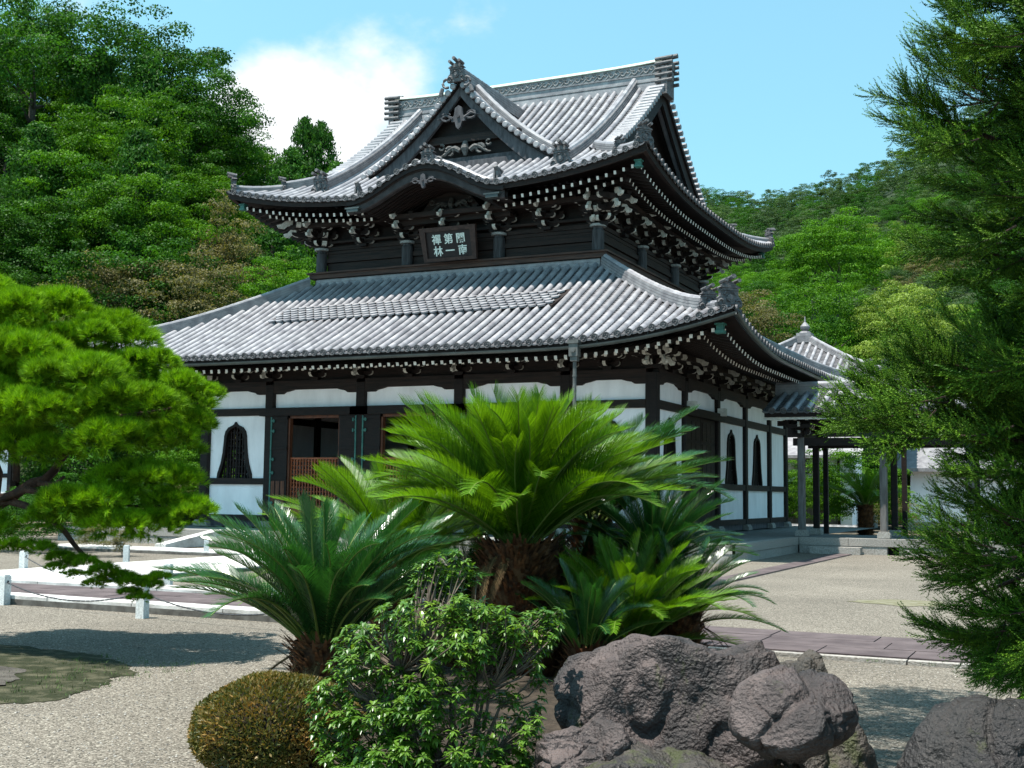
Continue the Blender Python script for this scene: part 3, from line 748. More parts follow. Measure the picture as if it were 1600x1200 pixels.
# ---- walls, columns and brackets
COLX = [XL, XL+2.71, XL+2.71+3.627, XR-2.71-3.627, XR-2.71, XR]
COLY = [Y0, Y0+2.86, Y0+2.86+3.717, Y1-2.86-3.717, Y1-2.86, Y1]
def column(x, y, z0, z1, w=.36, name='column', mt=None, basestone=True):
    m = MB(); k = w/2; c = .04
    pol = [(-k+c, -k), (k-c, -k), (k, -k+c), (k, k-c), (k-c, k), (-k+c, k), (-k, k-c), (-k, -k+c)]
    R = [[(x+a, y+b, z) for a, b in pol] for z in (z0, z1)]; m.grid(R, 0, .5, closed=True); m.f.append(tuple(range(8, 16))); m.m.append(0); m.a.append(.5)
    o = part(m, name, mt or MT['wood'], hall)
    if basestone:
        m = MB(); m.prism([(-k-.12, .0), (k+.12, 0), (k+.1, .12), (k+.04, .2), (-k-.04, .2), (-k-.1, .12)], -k-.1, k+.1, T(x, y, z0-.2)); part(m, 'base_stone', MT['granite'], o)
FL = .5
for i, x in enumerate(COLX): column(x, Y0, FL+.2, 5.3)
for y in COLY[1:]: column(XR, y, FL+.2, 5.3, .32)
for y in COLY[1:]: column(XL, y, FL+.2, 5.3, .32)
for x in COLX[1:-1]: column(x, Y1, FL+.2, 5.3, .32)
def wall_bits(axis, c, a, b, out, kind):
    """one bay between columns at a and b; axis 'x' wall runs in x at y=c; out = outward sign"""
    def bx(m, u0, u1, t0, t1, z0, z1, mi=0):
        lo, hi = sorted((c+out*t0, c+out*t1))
        if axis == 'x': m.box(u0, u1, lo, hi, z0, z1, mi)
        else: m.box(lo, hi, u0, u1, z0, z1, mi)
    def X(u):   # prism frame: local x along wall, local y outwards
        return T(u, c, 0) @ Matrix.Diagonal((1, out, 1, 1)) if axis == 'x' else T(c, u, 0) @ Matrix(((0, out, 0, 0), (1, 0, 0, 0), (0, 0, 1, 0), (0, 0, 0, 1)))
    g = .16; a2, b2 = a+g, b-g
    # rails
    for z0, z1, nm in ((4.27, 4.52, 'upper_rail'), (.72, .90, 'foot_rail')):
        m = MB(); bx(m, a2, b2, -.1, .13, z0, z1); part(m, nm, MT['beam'])
    # curved head beam
    w_ = b2-a2; top = 5.42; pol = [(a2, top), (b2, top), (b2, 4.98), (b2-.35, 4.98), (b2-.45, 5.04), (b2-.62, 5.07), (b2-.8, 5.12), (a2+.8, 5.12), (a2+.62, 5.07), (a2+.45, 5.04), (a2+.35, 4.98), (a2, 4.98)]
    m = MB(); m.prism([(p[0]-a, p[1]) for p in pol], -.06, .16, X(a)); part(m, 'head_beam', MT['beam'])
    m = MB(); bx(m, a2, b2, -.02, .03, 4.52, 5.15); part(m, 'plaster_panel', MT['plaster'])
    if kind in 'wp':
        m = MB(); bx(m, a2, b2, -.1, .13, 1.93, 2.14); part(m, 'sill_rail', MT['beam'])
        m = MB(); bx(m, a2, b2, -.02, .03, .90, 1.93); part(m, 'plaster_panel', MT['plaster'])
        m = MB(); bx(m, a2, b2, -.05, .06, .50, .72); part(m, 'foundation_board', MT['grey'])
    if kind == 'p': m = MB(); bx(m, a2, b2, -.02, .03, 2.14, 4.27); part(m, 'plaster_panel', MT['plaster'])
    if kind == 'w':
        mid = (a+b)/2-(.10 if axis == 'x' else 0); z0, z1 = 2.14, 4.27
        half = [(.72, 2.14), (.70, 2.30), (.58, 2.62), (.50, 3.0), (.46, 3.4), (.45, 3.58), (.40, 3.75), (.28, 3.88), (.14, 3.93), (.06, 3.97), (0, 4.06)]
        f2 = [(p[0]+.0, p[1]) for p in half]
        # plaster with the bell shaped opening: strips between the outline and the panel's edge
        m = MB(); R0 = []
        for sg in (-1, 1):
            ed = (b2-mid) if sg > 0 else (mid-a2)
            for i in range(len(half)-1):
                p, q = half[i], half[i+1]
                m.prism([(sg*p[0], p[1]), (sg*ed, p[1]), (sg*ed, q[1]), (sg*q[0], q[1])], -.02, .03, X(mid), a=.5)
            m.prism([(0, 4.06), (sg*ed, 4.06), (sg*ed, 4.27), (0, 4.27)], -.02, .03, X(mid), a=.5)
        part(m, 'plaster_panel', MT['plaster'])
        m = MB()
        for sg in (-1, 1):
            for i in range(len(half)-1):
                p, q = half[i], half[i+1]; d = Vector((q[0]-p[0], q[1]-p[1])).normalized(); nx, nz = -d.y*.085, d.x*.085
                k0 = .95; m.prism([(sg*(p[0]+.02), p[1]), (sg*(q[0]+.02), q[1]+.01), (sg*max(0, q[0]-.08), q[1]-.05), (sg*max(0, p[0]-.08), p[1]-(.05 if i else 0))], -.04, .09, X(mid), a=.5)
        win = part(m, 'bell_window', MT['wood'])
        J = MB()
        for k in range(-4, 5):
            u = k*.125; zt = 3.84-1.3*(u*u); zz = 3.95
            wid = [h for h in half]
            m2 = 0
            top_ = max([h[1] for h in half if h[0] >= abs(u)+.06] or [3.0])
            me_ = MB(); me_.prism([(u-.022, 2.14), (u+.022, 2.14), (u+.022, top_), (u-.022, top_)], -.06, -.02, X(mid)); part(me_, 'lattice_bar', MT['wood'], win)
        for z in np.arange(2.3, 3.75, .235):
            hw = np.interp(z, [h[1] for h in half], [h[0] for h in half])-.05
            me_ = MB(); me_.prism([(-hw, z-.02), (hw, z-.02), (hw, z+.02), (-hw, z+.02)], -.08, -.05, X(mid)); part(me_, 'lattice_bar', MT['wood'], win)
    if kind == 'd':      # closed or open plank doors
        m = MB(); bx(m, a2, b2, -.1, .2, .50, .92); part(m, 'threshold', MT['wood'])
        m = MB(); bx(m, a2-.5, b2+.5, .02, .26, 4.24, 4.50); part(m, 'door_lintel', MT['wood'])
        for t in (-1, 1):
            mid = (a+b)/2; hw = (b2-a2)/2
            if axis == 'x':          # leaves folded open beside a dark doorway
                u0, u1 = (a2-.05, a2+.62) if t < 0 else (b2-.62, b2+.05); dt = .18
                zt0, zt1 = .92, 4.24
                m = MB(); bx(m, u0, u1, .10, .17, zt0, zt1); dr = part(m, 'door_leaf', MT['wood'])
                for k in range(3):
                    m = MB(); bx(m, u0+.06+k*.2, u0+.20+k*.2, .17, .185, .98, 2.05); part(m, 'door_panel', MT['red'], dr)
                for z in (.95, 2.1, 3.1, 4.1): m = MB(); bx(m, u0, u1, .17, .20, z, z+.09); part(m, 'door_rail', MT['wood'], dr)
                m = MB(); uu = u0 if t < 0 else u1-.05
                bx(m, uu, uu+.05, .17, .205, .95, 4.2)
                for z in (1.3, 2.3, 2.75, 3.7, 4.05): bx(m, uu-.02 if t > 0 else uu, uu+.17 if t < 0 else uu+.05, .19, .215, z, z+.05); bx(m, uu+(.1 if t < 0 else -.1), uu+(.15 if t < 0 else -.05), .19, .218, z-.03, z+.08)
                part(m, 'copper_hinge', MT['copper'], dr)
            else:
                u0, u1 = (mid-hw, mid-.02) if t < 0 else (mid+.02, mid+hw)
                m = MB(); bx(m, u0, u1, -.02, .05, .92, 4.24); dr = part(m, 'door_leaf', MT['wood'])
                for k in range(3):
                    for z0, z1 in ((1.05, 2.3), (2.42, 3.4), (3.5, 4.1)):
                        m = MB(); w3 = (u1-u0-.2)/3; bx(m, u0+.1+k*w3+.03, u0+.1+(k+1)*w3-.03, .05, .07, z0, z1); part(m, 'door_panel', MT['beam'], dr)
        if axis == 'x':
            u0, u1 = a2+.62, b2-.62
            m = MB(); bx(m, u0, u0+.07, -.05, .12, .92, 4.24); bx(m, u1-.07, u1, -.05, .12, .92, 4.24); bx(m, u0, u1, -.05, .12, 4.15, 4.24); fr_ = part(m, 'door_frame', MT['red'])
            m = MB(); bx(m, u0+.07, u1-.07, .0, .05, 2.78, 2.84); bx(m, u0+.07, u1-.07, .0, .05, .92, 1.25); lg = part(m, 'lattice_gate', MT['lattice'])
            n = 17
            for k in range(n):
                u = u0+.1+(u1-u0-.2)*k/(n-1); m = MB(); bx(m, u-.02, u+.02, .0, .04, 1.25, 2.80); part(m, 'lattice_bar', MT['lattice'], lg)
            for k in range(10): m = MB(); z = 1.4+k*.145; bx(m, u0+.07, u1-.07, -.03, 0, z, z+.03); part(m, 'lattice_rail', MT['lattice'], lg)
for i, k in enumerate('wdddw'): wall_bits('x', Y0, COLX[i], COLX[i+1], -1, k)
for i, k in enumerate('wdwwp'): wall_bits('y', XR, COLY[i], COLY[i+1], 1, k)
for i, k in enumerate('wpppp'): wall_bits('y', XL, COLY[i], COLY[i+1], -1, k)
m = MB(); m.box(XL+.2, XR-.2, Y1, Y1+.1, .5, 5.4); part(m, 'rear_wall', MT['plaster'])
m = MB(); m.box(XL+.1, XR-.1, Y0+.1, Y1-.1, .52, .60); part(m, 'interior_floor', MT['wood'])
m = MB(); m.box(XL+.3, XR-.3, Y0+.3, Y1-.1, 5.5, 5.6); part(m, 'interior_ceiling', MT['wood'])
m = MB(); m.box(CX-2.5, CX+2.5, YC+1, YC+1.4, .6, 5.5); part(m, 'altar_screen', MT['wood'])
# white beam ends on the side door lintel
for y in (COLY[1]+.12, COLY[2]-.12): m = MB(); m.box(XR+.16, XR+.42, y-.12, y+.12, 4.42, 4.68); m.box(XR+.42, XR+.43, y-.11, y+.11, 4.43, 4.67, 0); part(m, 'beam_end', MT['white'])
# ---- upper storey walls
bx3 = (UXR-UXL)/3; UCX = [UXL+bx3*i for i in range(4)]; by3 = (UY1-UY0)/3; UCY = [UY0+by3*i for i in range(4)]
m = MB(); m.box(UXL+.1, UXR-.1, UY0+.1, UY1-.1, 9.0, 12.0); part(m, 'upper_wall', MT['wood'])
def rings(z0, z1, t, name, mt, w=.12):
    for a in (0, 1, 2, 3):
        m = MB()
        if a == 0: m.box(UXL-t, UXR+t, UY0-t, UY0-t+w, z0, z1)
        if a == 1: m.box(UXR+t-w, UXR+t, UY0-t+w+.002, UY1+t-w-.002, z0, z1)
        if a == 2: m.box(UXL-t, UXR+t, UY1+t-w, UY1+t, z0, z1)
        if a == 3: m.box(UXL-t, UXL-t+w, UY0-t+w+.002, UY1+t-w-.002, z0, z1)
        part(m, name, mt)
WORN = mat('worn_brown_beam', (.04, .022, .017), (.13, .065, .045), rough=.7, scale=2.5, stretch=(.6, .6, 9), coord='World')
rings(9.38, 9.54, .36, 'ledge_beam', WORN, .3); rings(9.54, 9.60, .44, 'ledge_board', WORN, .4)
rings(9.98, 10.14, .10, 'wall_beam', MT['beam']); rings(10.42, 10.56, .08, 'wall_beam', MT['beam']); rings(10.66, 10.74, .2, 'plate_beam', MT['beam'], .3)
for j in range(3):
    for i in range(3):
        a, b = UCX[i]+.2, UCX[i+1]-.2; z = (9.62, 10.15, 10.30)[j]; m = MB(); m.box(a, b, UY0-.02-.01*j, UY0+.1, z, z+(.34, .14, .11)[j]); part(m, 'wall_plank', MT['beam'])
        a, b = UCY[i]+.2, UCY[i+1]-.2; m = MB(); m.box(UXR-.1, UXR+.02+.01*j, a, b, z, z+(.34, .14, .11)[j]); part(m, 'wall_plank', MT['beam'])
def rcol(x, y, z0, z1, r=.2):
    m = MB(); m.lathe([(r*.8, 0), (r, .04), (r, z1-z0-.12), (r*.85, z1-z0-.06), (r*.85, z1-z0)], (x, y, z0), 14)
    o = part(m, 'column', mat_gcol, smooth=False)
    m = MB(); m.lathe([(0, z1-z0), (r*1.35, z1-z0), (r*1.35, z1-z0+.08), (0, z1-z0+.08)], (x, y, z0), 14, a=.5); part(m, 'capital_plate', MT['white'] if False else mat_cap, o)
mat_gcol = mat('grey_brown_column', (.03, .028, .03), (.10, .10, .105), rough=.7, scale=3, stretch=(3, 3, .5), coord='World')
mat_cap = mat('pale_capital', (.3, .3, .29), (.45, .45, .43), rough=.7, coord='World')
for x in UCX: rcol(x, UY0-.12, 9.6, 10.42)
for y in UCY[1:]: rcol(UXR+.12, y, 9.6, 10.42)
# ---- bracket complexes
def arm_poly(l, h=.16):
    c = .10
    return [(-l, h), (-l, h*.45), (-l+c*.6, h*.1), (-l+c*1.6, 0), (l-c*1.6, 0), (l-c*.6, h*.1), (l, h*.45), (l, h)]
BW = mat('faded_white_bracket_ends', (.26, .25, .22), (.52, .50, .45), k=1, rough=.75, scale=14, coord='World', lo=.3, hi=.6)
def bracket_mesh(steps, sc=1.0, tail=True):
    m = MB(); W_, H_ = .13, .16
    def blk(x, y, z, w=.2): 
        m.prism([(-w/2+.04, 0), (w/2-.04, 0), (w/2, .05), (w/2, .11), (-w/2, .11), (-w/2, .05)], -w/2, w/2, T(x, y, z))
    blk(0, 0, 0, .34)
    z = .11
    rim = [1, 1, 1, 0, 1, 1, 1, 0]
    for k in range(steps+1):
        y = -k*.36
        m.prism(arm_poly(.42 if k < steps else .62), y-W_/2, y+W_/2, T(0, 0, z), 0, rim)
        for x in ((-.36, 0, .36) if k < steps else (-.55, 0, .55)): blk(x, y, z+H_, .19)
        if k < steps:
            m.prism(arm_poly(.62), y-W_/2-.003, y+W_/2-.003, T(0, 0, z+.27), 0, rim)
            for x in (-.55, .55): blk(x, y, z+.27+H_, .19)
        # outward arm with a white nose
        ya = -(k+1)*.36
        if k < steps:
            m.prism([(-ya+.12, .16), (-ya+.12, .08), (-ya+.04, .02), (-ya-.05, 0), (-.2, 0), (-.2, .16)], -.06, .06, T(0, 0, z+.006) @ Rz(-math.pi/2), 0, [1, 1, 1, 0, 0, 0])
        z += .27
    # tapered tail nose, painted white, pointing out and down
    yy = steps*.36
    if tail:
        for (dy, dz, s_) in ((.10, -.02, 1.0), (.0, -.32, .8)):
            pol = [(yy+dy, z+dz+.06), (yy+dy+.20*s_, z+dz+.02), (yy+dy+.30*s_, z+dz-.10), (yy+dy+.42*s_, z+dz-.14), (yy+dy+.38*s_, z+dz-.24), (yy+dy+.22*s_, z+dz-.26), (yy+dy+.14*s_, z+dz-.16), (yy+dy, z+dz-.12)]
            m.prism(pol, -.045, .045, Rz(-math.pi/2), 1)
    else:
        m.prism([(yy+.08, z), (yy+.26, z-.02), (yy+.30, z-.12), (yy+.22, z-.22), (yy+.08, z-.2)], -.045, .045, Rz(-math.pi/2), 1)
    if sc != 1: m.v = [(a*sc, b*sc, c*sc) for a, b, c in m.v]
    return m.mesh('bracket_complex', [MT['wood'], BW])
BU = bracket_mesh(2, 1.0); BL = bracket_mesh(1, .86, False); BLc = bracket_mesh(1, .92, True)
def brackets(xs, ys, x1, y0, z, main, mid, parent, cs=1.0):
    for i, x in enumerate(xs):
        put('bracket_complex', main if i % 2 == 0 else mid, T(x, y0, z), parent)
    for i, y in enumerate(ys): put('bracket_complex', main if i % 2 == 0 else mid, T(x1, y, z) @ Rz(math.pi/2), parent)
    for (x, y, a) in ((x1, y0, math.pi/4), (xs[0], y0, -math.pi/4)):
        put('corner_bracket', main, T(x, y, z) @ Rz(a) @ Matrix.Diagonal((.9, 1.35, 1.05, 1)), parent)
def halfs(c): return sorted(c+[(c[i]+c[i+1])/2 for i in range(len(c)-1)])
BUm = bracket_mesh(2, .92)
brackets(halfs(UCX), halfs(UCY)[1:], UXR+.1, UY0-.1, 10.46, BU, BUm, hall)
put('bracket_complex', BU, T(UXR+.1, UY0-.1, 10.46) @ Rz(math.pi/2), hall)
xs_ = sorted(COLX+[COLX[0]+1.36, COLX[5]-1.36]+[(COLX[i]+COLX[i+1])/2 for i in (1, 2, 3)])
ys_ = sorted(COLY+[COLY[0]+1.43, COLY[5]-1.43]+[(COLY[i]+COLY[i+1])/2 for i in (1, 2, 3)])
brackets(xs_, ys_, XR+.05, Y0-.05, 5.42, BLc, BL, hall)
# eave purlins on the brackets
m = MB(); m.box(UXL-.9, UXR+.9, UY0-.98, UY0-.82, 11.12, 11.28); m.box(UXL-.4, UXR+.4, UY0-.58, UY0-.46, 11.18, 11.34); part(m, 'eave_purlin', MT['beam'])
m = MB(); m.box(UXR+.82, UXR+.98, UY0-.8, UY1+.9, 11.12, 11.28); m.box(UXR+.46, UXR+.58, UY0-.4, UY1+.4, 11.18, 11.34); part(m, 'eave_purlin', MT['beam'])
m = MB(); m.box(XL-.4, XR+.4, Y0-.48, Y0-.34, 5.85, 6.02); part(m, 'eave_purlin', MT['beam'])
m = MB(); m.box(XR+.34, XR+.48, Y0-.3, Y1+.4, 5.85, 6.02); part(m, 'eave_purlin', MT['beam'])
m = MB(); m.box(XL, XR, Y0-.02, Y0+.12, 5.42, 6.6); part(m, 'frieze_wall', MT['wood']); m = MB(); m.box(XR-.12, XR+.02, Y0+.13, Y1, 5.42, 6.6); part(m, 'frieze_wall', MT['wood'])
m = MB(); m.box(XL-.02, XL+.12, Y0+.13, Y1, 5.42, 6.6); part(m, 'frieze_wall', MT['wood'])
# ---- name board between the middle columns, tilted forward
brd = thing('name_board', 'dark framed name board with six pale characters hung under the upper eave', 'sign', (-19.42, 36.0, 9.62))
def bpart(name, fn, mt, parent=brd):
    m = MB(); fn(m); TL = Matrix.Rotation(math.radians(16), 4, 'X'); m.v = [tuple(TL @ Vector(q)) for q in m.v]; return link(name, m.mesh(name, mt), parent)
FRM = mat('brown_frame_wood', (.03, .014, .012), (.085, .045, .035), rough=.6, scale=8)
bpart('panel', lambda m: m.box(-.86, .86, .0, .05, .08, 1.02), mat('blackish_red_board', (.012, .008, .010), (.025, .015, .016), rough=.5))
def frm(m):
    m.prism([(-1.0, -.02), (1.0, -.02), (.86, .1), (-.86, .1)], -.07, .06); m.prism([(-.86, 1.0), (.86, 1.0), (1.08, 1.14), (-1.08, 1.14)], -.07, .06)
    m.prism([(-1.0, -.02), (-.86, .1), (-.86, 1.0), (-1.08, 1.14)], -.07, .06); m.prism([(.86, .1), (1.0, -.02), (1.08, 1.14), (.86, 1.0)], -.07, .06)
bpart('frame', frm, FRM)
TXM = mat('pale_green_white_lettering', (.55, .60, .54), (.68, .71, .65), k=1, rough=.6)
for ch, x, z in (('關', .46, .56), ('南', .50, .16), ('第', .0, .56), ('一', .02, .16), ('禪', -.46, .56), ('林', -.44, .16)):
    cu = bpy.data.curves.new('character', 'FONT'); cu.body = ch; cu.size = .36; cu.extrude = .008; cu.offset = .006; cu.align_x = 'CENTER'
    ob = bpy.data.objects.new('character', cu); COL.objects.link(ob)
    dg = bpy.context.evaluated_depsgraph_get(); me = bpy.data.meshes.new_from_object(ob.evaluated_get(dg)); bpy.data.objects.remove(ob)
    me.materials.clear(); me.materials.append(TXM)
    TL = Matrix.Rotation(math.radians(16), 4, 'X'); me.transform(TL @ T(x, -.012, z+.03) @ Matrix.Rotation(math.pi/2, 4, 'X'))
    link('character', me, brd)
# ================================================================ ground
def gravel_mat():
    m = bpy.data.materials.new('pale_gravel'); m.use_nodes = True; t = m.node_tree; n = t.nodes; l = t.links; b = n['Principled BSDF']
    g = n.new('ShaderNodeNewGeometry'); v = n.new('ShaderNodeTexVoronoi'); v.inputs['Scale'].default_value = 72; l.new(g.outputs['Position'], v.inputs['Vector'])
    v2 = n.new('ShaderNodeTexVoronoi'); v2.inputs['Scale'].default_value = 21; l.new(g.outputs['Position'], v2.inputs['Vector'])
    r = n.new('ShaderNodeValToRGB'); e = r.color_ramp.elements; e[0].position = 0; e[0].color = (0.0572, 0.0515, 0.0415, 1); e[1].position = 1; e[1].color = (0.3575, 0.3289, 0.2717, 1)
    for p, c in ((.3, (0.1323, 0.1158, 0.0930, 1)), (.6, (0.1859, 0.1630, 0.1337, 1)), (.85, (0.2395, 0.2109, 0.1752, 1))): k = e.new(p); k.color = c
    sp = n.new('ShaderNodeSeparateColor'); l.new(v.outputs['Color'], sp.inputs[0]); l.new(sp.outputs[0], r.inputs[0])
    no = n.new('ShaderNodeTexNoise'); no.inputs['Scale'].default_value = .35; no.inputs['Detail'].default_value = 6; l.new(g.outputs['Position'], no.inputs['Vector'])
    rr = n.new('ShaderNodeMapRange'); rr.inputs[1].default_value = .3; rr.inputs[2].default_value = .7; rr.inputs[3].default_value = .70; rr.inputs[4].default_value = 1.0; l.new(no.outputs[0], rr.inputs[0])
    vm = n.new('ShaderNodeVectorMath'); vm.operation = 'SCALE'; l.new(r.outputs[0], vm.inputs[0]); l.new(rr.outputs[0], vm.inputs['Scale']); l.new(vm.outputs[0], b.inputs['Base Color'])
    b.inputs['Roughness'].default_value = .9; b.inputs['Specular IOR Level'].default_value = .2
    bp = n.new('ShaderNodeBump'); bp.inputs['Strength'].default_value = 1; bp.inputs['Distance'].default_value = .010; bp.invert = True; l.new(v.outputs['Distance'], bp.inputs['Height'])
    l.new(bp.outputs[0], b.inputs['Normal']); return m
MT['gravel'] = gravel_mat()
m = MB(); m.add([(-900, -60, 0), (900, -60, 0), (900, 1500, 0), (-900, 1500, 0)], [(0, 1, 2, 3)]); g = m.build('gravel_ground', MT['gravel']); tag(g, kind='structure')
# stone platform of the hall and the gallery
plat = MB(); Z = .48
plat.add([(-31.1, 30.4, Z-.02), (-8.2, 30.4, Z-.02), (-8.2, 38.2, Z-.02), (8, 38.2, Z-.02), (8, 42.6, Z-.02), (-8.2, 42.6, Z-.02), (-8.2, 54, Z-.02), (-31.1, 54, Z-.02)], [tuple(range(8))])
pl = plat.build('stone_platform', MT['pave']); tag(pl, kind='structure')
def edge(p, q, inward):
    p = Vector(p); q = Vector(q); d = (q-p); L_ = d.length; d.normalize(); n_ = Vector(inward)
    for row, (z0, z1, off) in enumerate(((0, .24, 0.02), (.25, Z, 0))):
        t = 0; 
        while t < L_-.05:
            ln = min(random.uniform(1.1, 1.7), L_-t); a = p+d*(t+.006)+n_*off; b = p+d*(t+ln-.006)+n_*off; t += ln
            if L_-t < .3: b = q+n_*off; t = L_
            c = b+n_*.3; e = a+n_*.3; m = MB()
            if row == 0 and abs(p.y-38.2) < .1 and abs(((a+b)/2).x+4.9) < .5 and p.x > -9: pass
            v = [(a.x, a.y, z0), (b.x, b.y, z0), (c.x, c.y, z0), (e.x, e.y, z0), (a.x, a.y, z1), (b.x, b.y, z1), (c.x, c.y, z1), (e.x, e.y, z1)]
            m.add(v, [(0, 3, 2, 1), (4, 5, 6, 7), (0, 1, 5, 4), (1, 2, 6, 5), (2, 3, 7, 6), (3, 0, 4, 7)])
            m.build('kerb_stone', MT['granite'], pl)
edge((-31.1, 30.4, 0), (-8.2, 30.4, 0), (0, 1, 0)); edge((-8.2, 30.41, 0), (-8.2, 38.2, 0), (-1, 0, 0))
# gallery edge with a square drain opening
hx0, hx1 = P(1386, 860, y=38.2).x, P(1405, 860, y=38.2).x
edge((-8.19, 38.2, 0), (hx0, 38.2, 0), (0, 1, 0)); edge((hx1, 38.2, 0), (8, 38.2, 0), (0, 1, 0))
m = MB(); m.box(hx0+.002, hx1-.002, 38.2, 38.5, .25, Z-.002); m.build('kerb_stone', MT['granite'], pl)
m = MB(); m.box(hx0, hx1, 38.45, 38.5, 0, .25); m.build('drain_shade_back', MT['dark'], pl)  # near-black sheet: the shade inside the hole put into the colour
a = P(1266, 866, y=37.85).x; b = P(1345, 866, y=37.85).x
m = MB(); m.box(a, b, 37.75, 38.18, 0.004, .22); o = m.build('stone_step', MT['granite']); tag(o, 'pale granite step block against the gallery platform beside the drain hole', 'step')

# loose pebbles and fallen bits on the gravel close to the viewer
_rg = np.random.default_rng(3); _n = 9000; _t = _rg.uniform(5.2, 15, _n); _px = _rg.uniform(-60, 1660, _n); _K = []
for _a, _b in zip(_t, _px):
    q = P(_b, 900, z=0); v = Vector((fwd.x, fwd.y, 0)).normalized()*_a+_r*((_b-800)/FPX*_a); s_ = random.uniform(.004, .011)
    if 13.1 < v.y < 16.3: continue
    _K.append(np.array(T(v.x, v.y, s_*.3) @ Rz(random.uniform(0, 6)) @ Matrix.Diagonal((s_*random.uniform(.8, 1.6), s_, s_*.7, 1))))
_tv = np.array([(1, 0, 0), (0, 1, 0), (-1, 0, 0), (0, -1, 0), (.1, .1, 1), (0, 0, -1)], float); _tf = np.array([(0, 1, 4), (1, 2, 4), (2, 3, 4), (3, 0, 4)])
V, F, A = batch(_tv, _tf, _K); o = link('loose_pebbles', npmesh('loose_pebbles', V, F, mat('pebble_stone', (.12, .11, .10), (.5, .47, .42), rough=.85, scale=60, rnd=.5, coord='World'), a=A)); tag(o, 'small loose pebbles scattered over the gravel', 'pebbles', kind='stuff')
# ================================================================ gallery (roofed corridor) at the right
gal = thing('roofed_gallery', 'low tiled roofed gallery on posts joining the right side of the hall', 'gallery', (-3.2, 40.4, 0))
gx0, gx1 = -9.35, 6.0
gs = Slope('F', (gx0+gx1)/2, 40.35, (gx1-gx0)/2, 2.0, 4.40, .36, .0, 0, 1, 1, 1.95, 99)
gb = Slope('B', (gx0+gx1)/2, 40.35, (gx1-gx0)/2, 2.0, 4.40, .36, .0, 0, 1, 1, 1.95, 99)
m = MB(); m.box(gx0+.1, gx1, 40.25, 40.45, 4.5, 5.0); groof = part(m, 'gallery_roof', MT['wood'], gal)
for s in (gs, gb): tiled(s, groof, .368, discs=(s is gs))
ridge([(gx0, 40.35, 5.02), (gx1, 40.35, 5.02)], .40, .42, 'gallery_ridge', groof, 5, cap=.09)
m = MB(); m.box(gx0+.05, gx1, 38.42, 38.50, 4.24, 4.38); m.box(gx0+.05, gx1, 42.2, 42.28, 4.24, 4.38); part(m, 'eave_board', MT['wood'], groof)
m = MB(); R = [[(gx0+.1, 38.45, 4.34), (gx1, 38.45, 4.34)], [(gx0+.1, 40.35, 5.0), (gx1, 40.35, 5.0)], [(gx0+.1, 42.25, 4.34), (gx1, 42.25, 4.34)]]; m.grid(R, 0, .5); part(m, 'roof_boards', MT['wood'], groof)
rm = MB(); rm.box(-.045, .045, .01, 1.9, -.05, .05, 0, .5); rm.box(-.046, .046, 0, .01, -.051, .051, 1, .5); rm = rm.mesh('rafter', [MT['wood'], MT['white']])
for i in range(40):
    x = gx0+.25+i*.37
    put('rafter', rm, T(x, 38.56, 4.19) @ Matrix.Rotation(.33, 4, 'X'), groof); put('rafter', rm, T(x, 42.14, 4.19) @ Rz(math.pi) @ Matrix.Rotation(.33, 4, 'X'), groof)
GPX = [-8.3+2.53*i for i in range(6)]
GREYP = mat('grey_post_wood', (.11, .10, .095), (.22, .21, .20), rough=.75, scale=3, stretch=(4, 4, .5), bump=.3, coord='World')
for y, mt, wd in ((39.2, GREYP, .22), (41.5, MT['wood'], .2)):  # light and shade put into post colour: grey front row, dark rear row
    for x in GPX:
        m = MB(); k = wd/2; pol = [(-k+.03, -k), (k-.03, -k), (k, -k+.03), (k, k-.03), (k-.03, k), (-k+.03, k), (-k, k-.03), (-k, -k+.03)]
        R = [[(x+a, y+b, z) for a, b in pol] for z in (.68, 3.62)]; m.grid(R, 0, .5, closed=True); ps = part(m, 'post', mt, gal)
        m = MB(); m.prism([(-.19, 0), (.19, 0), (.19, .12), (.14, .2), (-.14, .2), (-.19, .12)], -.18, .18, T(x, y, .48)); part(m, 'base_stone', MT['granite'], ps)
        put('bracket_complex', BL, T(x, y, 3.62) @ Matrix.Diagonal((.8, .8, .9, 1)), gal)
    m = MB(); m.box(gx0+.3, gx1, y-.07, y+.07, 4.0, 4.16); part(m, 'eave_beam', MT['wood'], gal)
    m = MB(); m.box(GPX[0]-.25, gx1, y-.08, y+.08, 3.36, 3.60); part(m, 'tie_beam', MT['wood'], gal)
for x in GPX: m = MB(); m.box(x-.08, x+.08, 38.9, 41.8, 3.62, 3.80); m.box(x-.06, x+.06, 40.2, 40.45, 3.8, 4.6); part(m, 'cross_beam', MT['wood'], gal)
for x in (P(1291, 800, y=43.3).x, P(1414, 800, y=43.3).x):
    m = MB(); m.box(x-.08, x+.08, 43.22, 43.38, .1, 4.3); part(m, 'slender_post', MT['wood'], gal)
m = MB(); m.box(gx0, gx0+2.4, 38.5, 38.62, 4.16, 4.235); part(m, 'white_edge_board', MT['white'], gal)
